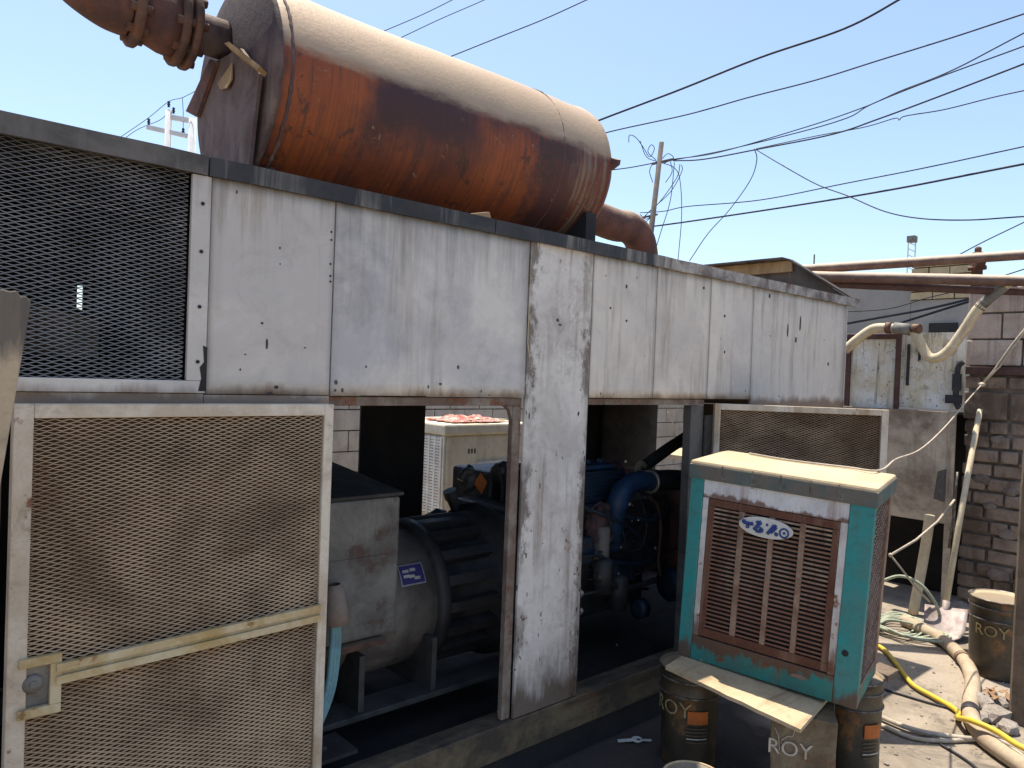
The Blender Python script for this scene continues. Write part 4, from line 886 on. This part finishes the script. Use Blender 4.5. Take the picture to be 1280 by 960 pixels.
# crumpled red cloth on it
cl=MB(); nx,ny=60,34; vs=[]
for j in range(ny+1):
    for i in range(nx+1):
        u,v_=i/nx,j/ny
        e=math.sin(math.pi*u)*math.sin(math.pi*v_)
        z=cz1+.008+  .05*e**.5*abs(mnoise.noise(Vector((u*6,v_*4,1))))+.03*e**.5*abs(mnoise.noise(Vector((u*17+v_*9,v_*8,3))))+.008*e
        x=cx0+.12+.55*u+.05*mnoise.noise(Vector((v_*5,u*3,2))); y=cy0+.02+.40*v_+.05*mnoise.noise(Vector((u*5,v_*3,5)))
        vs.append((x,y,z))
cl.add(vs,[(j*(nx+1)+i,j*(nx+1)+i+1,(j+1)*(nx+1)+i+1,(j+1)*(nx+1)+i) for j in range(ny) for i in range(nx)],True)
ob=cl.build('red_cloth','redcloth'); sm=ob.modifiers.new('cloth thickness','SOLIDIFY'); sm.thickness=.006
tag(ob,'crumpled faded red cloth lying on top of the cream cooler','cloth')
st=MB()
for k in range(1): st.tube(spline([(cx0+.25+.1*k,cy0+.05,cz1+.02),(cx0+.5,cy0+.1+.1*k,cz1+.03),(cx0+.8,cy0+.2+.15*k,cz1+.012)],5),.006,6)
tag(st.build('rope_bundle','cable'),'loose pale rope trailing from the red cloth over the cream cooler','rope')

# ------------------------------------------------------------------ overhead pipes
def pipe(name,p,q,r,m_,label,cat='pipe',group=None):
    mb=MB().tube([p.lerp(q,t/12)+Vector((0,0,.004*mnoise.noise(Vector((t,r*90,0))))) for t in range(13)],r,18); return tag(mb.build(name,m_),label,cat,group)
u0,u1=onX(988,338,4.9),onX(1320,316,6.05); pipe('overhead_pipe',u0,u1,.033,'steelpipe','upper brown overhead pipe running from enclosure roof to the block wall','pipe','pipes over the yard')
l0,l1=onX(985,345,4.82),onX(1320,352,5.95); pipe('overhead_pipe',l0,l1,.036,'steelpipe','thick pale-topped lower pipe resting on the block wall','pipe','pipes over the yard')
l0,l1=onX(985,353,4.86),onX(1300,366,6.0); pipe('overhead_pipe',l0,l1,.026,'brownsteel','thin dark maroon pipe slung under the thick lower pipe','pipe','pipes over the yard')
vp=onX(1222,326,5.85); vz=thing('pipe_clamp',vp,'rusty bolted clamp joining the two overhead pipes','clamp')
MB().lathe([(.055,-.03),(.062,-.025),(.062,.025),(.055,.03)],vp,(u1-u0),16).build('clamp_band','rustflange',vz)
MB().box(vp.x-.02,vp.x+.02,vp.y-.03,vp.y+.03,vp.z-.20,vp.z-.05).tube([vp+Vector((0,.055,-.05)),vp+Vector((0,-.055,-.05))],.016,8).lathe([(.022,0),(.022,.03),(.012,.04)],vp+Vector((0,0,.058)),(0,0,1),8).build('clamp_stem','rustflange',vz)

# cream flexible conduit
X6=5.80
H=[Xq(1056,438,X6),Xq(1072,424,X6),Xq(1092,411,X6),Xq(1115,410,X6),Xq(1138,412,X6),Xq(1148,424,X6),Xq(1158,443,X6),Xq(1168,448,X6),Xq(1184,440,X6),Xq(1205,413,X6),Xq(1224,385,X6),Xq(1245,366,X6),Xq(1262,352,X6)]
fc=thing('flexible_conduit',H[0],'cream flexible conduit looping from enclosure end up to the overhead pipes','conduit')
HS=spline(H,8); MB().tube(HS,[.034*(1+.08*mnoise.noise(p*6)+(.05 if i%2 else 0)*(1 if i>68 else .3)) for i,p in enumerate(HS)],14).build('conduit_tube','pvc',fc)
MB().tube(HS[80:94],.036,12).build('grey_sleeve','altgrey',fc)
jj=MB().tube([Xq(1118,410,X6-.01),Xq(1139,412,X6-.01)],.043,12).build('coupling','altgrey',fc)
each(MB().tube([Xq(1108,410,X6-.01),Xq(1114,410,X6-.01)],.043,12).tube([Xq(1141,411,X6-.01),Xq(1150,411,X6-.02)],.036,10),'band','rustflange',fc)

# PVC drain pipe, shovel, thick hose, yellow hose, cables
tag(MB().tube(spline([onX(1162,644,5.75),onX(1160,662,5.75),onX(1153,705,5.75),onX(1141,768,5.68)],5),.034,14).build('drain_pipe','pvc'),'cream plastic pipe standing in the dark gap beside the shovel','pipe')
sv=thing('shovel',onZ(1182,800,0),'long wooden-handled shovel leaning on the block wall blade down','shovel')
s0,s1=onX(1225,512,5.97),onX(1180,770,5.45); MB().tube([s0,s0.lerp(s1,.5)+Vector((0,.006,0)),s1],.019,10).build('handle','pvc',sv)
bl=MB(); rows=9; cn=11; vs=[]
tip=onZ(1178,801,.01); ax=(s1-s0).normalized(); topc=s1-ax*.06; sd=Vector((.45,-.89,0)).normalized(); nn_=ax.cross(sd)
LB=(tip-topc).length
for i in range(rows):
    t=i/(rows-1); hw=.125*(1-.10*t) if t<.6 else .1175*math.sqrt(max(0.05,1-((t-.6)/.42)**2))
    for j in range(cn):
        u=-1+2*j/(cn-1); vs.append(topc.lerp(tip,t)+sd*(u*hw)+nn_*(.03*(u*u))*(1-.4*t))
bl.add(vs,[(i*cn+j,i*cn+j+1,(i+1)*cn+j+1,(i+1)*cn+j) for i in range(rows-1) for j in range(cn-1)],True)
ob=bl.build('blade','shovel',sv); sm=ob.modifiers.new('blade thickness','SOLIDIFY'); sm.thickness=.004
MB().tube([s1-ax*.10,s1+ax*.05],[.024,.014],10).build('socket','shovel',sv)
G=lambda pts,z: [onZ(x,y,z) for x,y in pts]
HP=spline(G([(1130,775),(1152,786),(1175,798),(1196,815),(1211,835),(1216,858),(1213,880),(1215,900),(1228,920),(1250,938),(1285,962),(1310,985)],.038),6)
th_=thing('thick_hose',HP[0]*1.0,'thick dusty beige hose snaking along the ground past the bucket','hose')
MB().tube(HP,[.037*(1+.10*mnoise.noise(p*5)+(.03 if i%2 else 0)) for i,p in enumerate(HP)],16).build('hose_tube','hose',th_)
MB().tube(HP[38:41],.041,16).build('tape_band','rubber',th_)
MB().tube(HP[20:22],.041,16).build('tape_band','rustflange',th_)
tag(MB().tube(spline(G([(1085,800),(1105,812),(1122,832),(1140,855),(1165,870),(1190,884),(1199,892),(1197,897),(1215,902),(1245,915),(1270,932),(1300,945)],.02)[:7]+G([(1197,897)],.03)+G([(1215,901),(1245,914),(1270,930),(1300,945)],.10),6),.013,10).build('yellow_hose','yellow'),'bright yellow hose crossing the ground and the thick hose','hose')
tag(MB().tube(spline(G([(1070,880),(1110,900),(1150,914),(1200,922),(1245,926),(1272,936),(1300,955)],.02),6),.012,8).build('pale_cable','cable'),'pale cable lying between bucket and yellow hose, the upper of two','cable','cables on the ground')
tag(MB().tube(spline(G([(1070,892),(1105,908),(1140,922),(1180,926),(1225,925),(1262,934),(1300,965)],.012),6),.010,8).build('pale_cable','cable'),'pale cable lying between bucket and yellow hose, the lower of two','cable','cables on the ground')
tag(MB().tube(spline(G([(1145,792),(1165,802),(1190,812),(1212,818),(1240,822)],.012),6),.008,8).build('dark_strand','rubber'),'thin dark cable along the shaded foot of the wall by the shovel','cable')
tag(MB().tube(spline(G([(1085,855),(1120,866),(1160,878),(1198,888)],.008),6),.006,6).build('dark_strand','rubber'),'thin dark strand crossing the ground under the yellow hose','cable')  # thin dark tube drawn as a plain dark line along the ground
tag(MB().tube(spline(G([(1175,930),(1200,945),(1220,960),(1235,980)],.008),6),.006,6).build('dark_strand','rubber'),'short thin dark cable near the bottom edge below the pale cables','cable')
cc_=MB()
for k in range(7):
    c0=onZ(1122+3*k,779+1.5*k,.01+.007*k); rx,ry=.30-.02*k,.16+.01*k
    cc_.tube([c0+Vector((rx*math.cos(a)*.8+.04*mnoise.noise(Vector((a,k,0))),ry*math.sin(a)+.05*mnoise.noise(Vector((a,k,5))),.006*math.sin(3*a))) for a in [2*math.pi*i/36 for i in range(37)]],.008,6,cap=False)
tag(cc_.build('cable_coil','cablegreen'),'loose coil of pale green cable on the ground behind the teal cooler','cable coil')
tag(MB().tube(spline([onX(1098,728,5.2),onX(1125,720,5.25),onX(1150,730,5.3),onX(1168,752,5.35),onX(1176,772,5.4)],6),.010,8).build('pale_cable','cablegreen'),'pale cable arching from behind the teal cooler to the shovel blade','cable')
rp=[onX(1193,625,5.83),onX(1172,652,5.6),onX(1145,675,5.4),onX(1113,694,5.1)]; r2=[rp[-1],onX(1130,715,5.2),onX(1145,735,5.3),onX(1162,752,5.4)]
tag(MB().tube(rp,.008,6).tube(r2,.007,6).rock(rp[-1],(.015,.015,.015),1,1).build('tie_rope','cable'),'knotted pale rope tied from the beige cover toward the teal cooler','rope')
lidz=CO+CR@Vector((.22,.30,CH+.036))
rw=[CO+CR@Vector((.12,.36,CH+.034)),CO+CR@Vector((.30,.33,CH+.034)),CO+CR@Vector((.52,.36,CH+.035)),CO+CR@Vector((.64,.40,CH+.036)),onX(1120,574,3.9),onX(1150,562,4.5),onX(1180,535,5.1),onX(1210,500,5.6),onX(1227,481,5.93)]
tag(MB().tube(spline(rw,6),.0045,6).tube([rw[-1],onX(1243,462,5.95),onX(1264,432,5.95),onX(1290,400,5.95)],.006,6).tube([rw[-1],onX(1250,458,5.95),onX(1275,422,5.95),onX(1300,380,5.95)],.006,6).rock(rw[-1],(.03,.03,.02),2,1).build('line_wire','cable'),'thin pale wire from the teal cooler lid to a knot on the block wall','wire')
# dark post at the right edge
p0,p1=onZ(1258,925,0),onX(1277,560,4.25)
tag(MB().prism([onX(1263,900,4.25),onX(1310,925,4.25),onX(1310,520,4.25),onX(1285,520,4.25),onX(1277,620,4.25)],(.05,.02,0)).build('dark_board','wooddark'),'dark upright board standing at the right edge before the bucket','board')
# rubble by the bucket
for k,(x,y,s) in enumerate(((1200,768,.09),(1228,886,.075),(1244,900,.07),(1226,902,.05),(1252,884,.05),(1238,874,.045),(1260,915,.055),(1192,786,.06),(1248,925,.035))):
    p=onZ(x,y,0); tag(MB().rock((p.x,p.y,s*.4),(s,s*.8,s*.6),k+11,2).build('rubble_stone','stone'),'grey broken stone in the rubble at the foot of the wall beside the thick hose','stone','rubble stones by the thick hose')
lf=MB()
for k in range(9):
    p=onZ(random.uniform(1224,1262),random.uniform(862,876),.06); a_=random.uniform(0,6.3); e1=Vector((math.cos(a_),math.sin(a_),.3))*random.uniform(.02,.045); e2=Vector((-math.sin(a_),math.cos(a_),.1))*.02
    lf.add([p-e1,p+e2,p+e1+Vector((0,0,.01)),p-e2,p-e1-Vector((0,0,.002)),p+e2-Vector((0,0,.002)),p+e1+Vector((0,0,.008)),p-e2-Vector((0,0,.002))],[(0,1,2,3),(7,6,5,4),(0,4,5,1),(1,5,6,2),(2,6,7,3),(3,7,4,0)])
tag(lf.build('dry_leaves','leaf'),'scatter of dry brown leaves at the foot of the bucket','leaves',kind='stuff')
gv=MB()
for k in range(520):
    x=random.uniform(3.2,6.2); y=random.uniform(-1.7,-.2); s=random.choice((.003,.004,.005,.007,.010))*random.uniform(.6,1.2); gv.rock((x,y,s*.3),(s,s,s*.7),k,1)
tag(gv.build('gravel','stone'),'grit and pebbles strewn over the dusty ground','gravel',kind='stuff')
# plastic litter piece on the shaded ground
p=onZ(788,928,0); lt=MB().beam(p+Vector((-.05,.03,.01)),p+Vector((.02,-.02,.015)),.012,.008).tube([p+Vector((.02+.02*math.cos(a),-.02+.02*math.sin(a),.015)) for a in [i*math.pi/6 for i in range(13)]],.005,6,cap=False).beam(p+Vector((.04,-.03,.01)),p+Vector((.07,-.06,.012)),.008,.006)
tag(lt.build('plastic_clip','badge'),'small white broken plastic clip on the dark ground below the sill','litter')
# plank at the left edge
py=-.30
q=[onY(-30,358,py),onY(-8,366,py),onY(2,361,py),onY(12,364,py),onY(21,363,py),onY(26,371,py),onY(33,370,py),onY(39,377,py),onY(37,392,py),onY(0,610,py),onY(-70,610,py)]
d_=(q[-2]-q[-3]).normalized(); q[-2]=q[-3]+d_*((q[-3].z)/(-d_.z)); q[-1]=q[-2]+Vector((-.16,0,0))
tag(MB().prism(q,(0,.028,0)).build('leaning_plank','woodplank',bevel=.003),'grey weathered plank leaning at the left edge before the mesh screens','plank')

# ------------------------------------------------------------------ poles and wires
pt_,pb_=far(827,178,17),far(809,330,17)
ex=(pb_-pt_).normalized(); pb_=pt_+ex*((pt_.z)/(-ex.z))
pp_=thing('utility_pole',pb_,'leaning wooden utility pole with tangled wires beyond the enclosure','pole')
MB().tube([pb_,pt_],[.085,.055],12).build('shaft','polewood',pp_)
w17=lambda x,y:far(x,y,17)
each(MB().beam(w17(815,205),w17(842,199),.04,.05).beam(w17(803,272),w17(822,268),.03,.04),'crossarm','polewood',pp_)
tg=MB()
for pts in ([(786,178),(787,169),(795,172),(804,184),(812,196),(818,186),(814,181),(810,190),(820,200)],[(826,203),(843,210),(850,226),(852,270),(847,330)],[(843,203),(838,250),(826,290),(817,320)],[(850,205),(846,222),(825,252),(808,268),(800,276)],[(852,206),(852,215),(838,240),(812,264),(802,276)],[(838,202),(840,215),(832,228)],[(815,205),(812,215),(816,228)],[(800,268),(808,274),(816,268),(806,278),(798,272)],[(826,200),(835,192),(842,198),(830,204)],[(800,176),(808,196),(822,202)]):
    tg.tube(spline([w17(*p) for p in pts],5),.009,5)
tg.build('wire_tangle','wire',pp_)
WG='overhead wires in the sky'
def wire(pts,d0,d1,r,label):
    n=len(pts); P=[far(x,y,d0+(d1-d0)*i/(n-1)) for i,(x,y) in enumerate(pts)]
    if pts[-1][0]>1270 or pts[-1][1]<0: P.append(P[-1]+(P[-1]-P[-2])*3)
    if pts[0][0]<720: P.insert(0,P[0]+(P[0]-P[1])*1.5)
    tag(MB().tube(spline(P,8),r*.78,6).build('overhead_wire','wire'),label,'wire',WG)
wire([(470,43),(524,20),(565,0),(610,-24)],20,20,.014,'thin wire crossing the sky above the silencer, leftmost of the three')
wire([(495,50),(550,24),(605,0),(650,-22)],20,20,.014,'thin wire crossing the sky above the silencer, middle of the three')
wire([(550,76),(620,48),(680,24),(733,0),(790,-26)],20,19,.019,'thin wire crossing the sky above the silencer, rightmost of the three')
wire([(700,170),(755,148),(850,112),(950,72),(1055,36),(1123,0),(1150,-18)],16,12,.026,'thick black wire rising from the silencer end to the top edge')
wire([(700,182),(765,164),(860,143),(935,122),(1020,100),(1100,75),(1190,47),(1290,14)],16,11,.016,'wire from silencer end to the right edge, just under the thick black one')
wire([(842,199),(900,190),(1010,158),(1080,134),(1125,114),(1190,88),(1290,36)],17,11,.014,'topmost wire leaving the utility pole toward the upper right')
wire([(842,200),(905,188),(1000,165),(1060,147),(1090,130),(1170,98),(1290,54)],17,11,.014,'second wire from the top leaving the utility pole')
wire([(842,201),(880,199),(950,186),(1040,168),(1100,148),(1178,119),(1290,76)],17,11,.018,'third wire from the top leaving the utility pole')
wire([(945,186),(1020,170),(1080,159),(1118,148),(1124,150),(1132,145),(1180,137),(1240,122),(1290,111)],16,11,.012,'lowest kinked wire branching right from the wire junction')
wire([(760,213),(790,209),(826,202),(842,199)],18,17,.016,'short wire reaching the utility pole from its left')
wire([(943,186),(946,200),(938,225),(912,262),(885,292),(862,326)],16,16,.013,'slack wire dropping from the junction down to the enclosure roof')
wire([(945,187),(975,205),(1020,230),(1060,245),(1105,264),(1150,273),(1210,275),(1290,270)],16,11,.014,'slack wire sagging from the junction to the right edge')
wire([(800,266),(830,264),(860,258),(950,250),(1058,229),(1160,209),(1290,181)],18,11,.013,'thin straight wire from the pole middle to the right edge')
wire([(800,285),(860,277),(1000,256),(1120,236),(1290,203)],18,11,.022,'thick straight wire from the pole middle to the right edge')
wire([(1196,320),(1230,302),(1290,273)],13,12,.012,'short wire rising behind the pipe clamp to the right edge')
for k,(pts,lab) in enumerate((([(1040,408),(1100,397),(1160,386),(1230,368),(1300,340)],'black cable above the conduit before the grey building, the higher one'),([(1060,424),(1100,412),(1150,396),(1215,376),(1300,352)],'black cable above the conduit before the grey building, the lower one'),([(1050,390),(1110,386),(1160,372),(1200,362),(1300,330)],'thin grey line before the grey building above the black cables'))):
    P=[onX(x,y,7.4) for x,y in pts]; tag(MB().tube(spline(P,6),(.011,.011,.005)[k],6).build('slung_cable','wire'),lab,'cable','cables before the grey building')
# pale distribution pole pair at the left
hp_=thing('pylon',far(213,220,26),'pale concrete twin-post power pylon with insulators beyond the left screen','pylon')
Fp=lambda x,y:far(x,y,26)
po=MB()
for x in (211,241):
    a_=Fp(x,138 if x==211 else 148); b_=Vector((a_.x,a_.y,0)); po.tube([b_,a_],.11 if x==211 else .13,8)
each(po,'post','paleconc',hp_)
each(MB().beam(Fp(184,159),Fp(234,170),.12,.14).beam(Fp(211,146),Fp(243,152),.12,.16),'crossarm','paleconc',hp_)
ins=MB()
for x,y in ((211,129),(217,137),(186,151),(229,163)): ins.lathe([(.02,-.14),(.05,-.12),(.03,-.08),(.06,-.05),(.03,0),(.055,.04),(.02,.08)],Fp(x,y),(0,0,1),10)
each(ins,'insulator','wire',hp_)
def swire(pts,lab): tag(MB().tube(spline([Fp(*p) for p in pts],5),.011,5).build('overhead_wire','wire'),lab,'wire',WG)
swire([(130,185),(160,165),(186,147),(211,127),(228,122),(248,112)],'thin wire passing over the pylon at left, the higher one')
swire([(140,186),(170,163),(200,150),(211,139)],'thin wire running to the pylon at left, the lower one')
swire([(228,122),(229,140),(229,163)],'short vertical jumper wire on the pylon at left')
# far mast
lm=thing('floodlight_mast',far(1140,330,60),'small pale lattice mast far beyond the overhead pipes','mast')
a_,b_=far(1140,303,60),far(1140,400,60); mm=MB()
for dx in (-.2,.2): mm.beam(a_+Vector((dx,-dx,0)),Vector((a_.x+dx,a_.y-dx,0)),.07,.07,(1,0,0))
for k in range(14): z=a_.z-.5*k; mm.beam((a_.x-.2,a_.y+.2,z),(a_.x+.2,a_.y-.2,z-.25),.05,.05)
mm.build('mast','paleconc',lm); MB().box(a_.x-.3,a_.x+.3,a_.y-.3,a_.y+.3,a_.z,a_.z+.5).build('lamp_head','altgrey',lm)
tp_=onX(1018,318,11.5); tag(MB().tube([(tp_.x,tp_.y,2.5),tp_],.012,6).build('roof_rod','wire'),'thin dark rod standing up behind the left end of the pipes','rod')

# ------------------------------------------------------------------ light
SUN_EL=R(75); SA=math.atan2(.22,.97)   # azimuth measured from +Y toward +X
sd=Vector((math.sin(SA)*math.cos(SUN_EL),math.cos(SA)*math.cos(SUN_EL),math.sin(SUN_EL)))
sun=bpy.data.lights.new('sun','SUN'); sun.energy=4.9; sun.angle=R(.5); sun.color=(1,.92,.80)
so=bpy.data.objects.new('sun',sun); col.objects.link(so); so.rotation_euler=sd.to_track_quat('Z','Y').to_euler(); so.location=(0,0,20)
w=bpy.data.worlds.new('World'); scene.world=w; w.use_nodes=True; nt=w.node_tree
sk=nt.nodes.new('ShaderNodeTexSky'); sk.sky_type='NISHITA'; sk.sun_disc=False; sk.sun_elevation=SUN_EL; sk.sun_rotation=SA; sk.air_density=1.0; sk.dust_density=1.5; sk.ozone_density=1.9; sk.air_density=1.0
bg=nt.nodes['Background']; nt.links.new(sk.outputs[0],bg.inputs['Color']); bg.inputs['Strength'].default_value=.15
scene.render.engine='CYCLES'
scene.view_settings.view_transform='Standard'; scene.view_settings.look='None'; scene.view_settings.gamma=1; scene.view_settings.exposure=.68
scene.view_settings.use_curve_mapping=False
scene.cycles.max_bounces=8; scene.cycles.diffuse_bounces=5
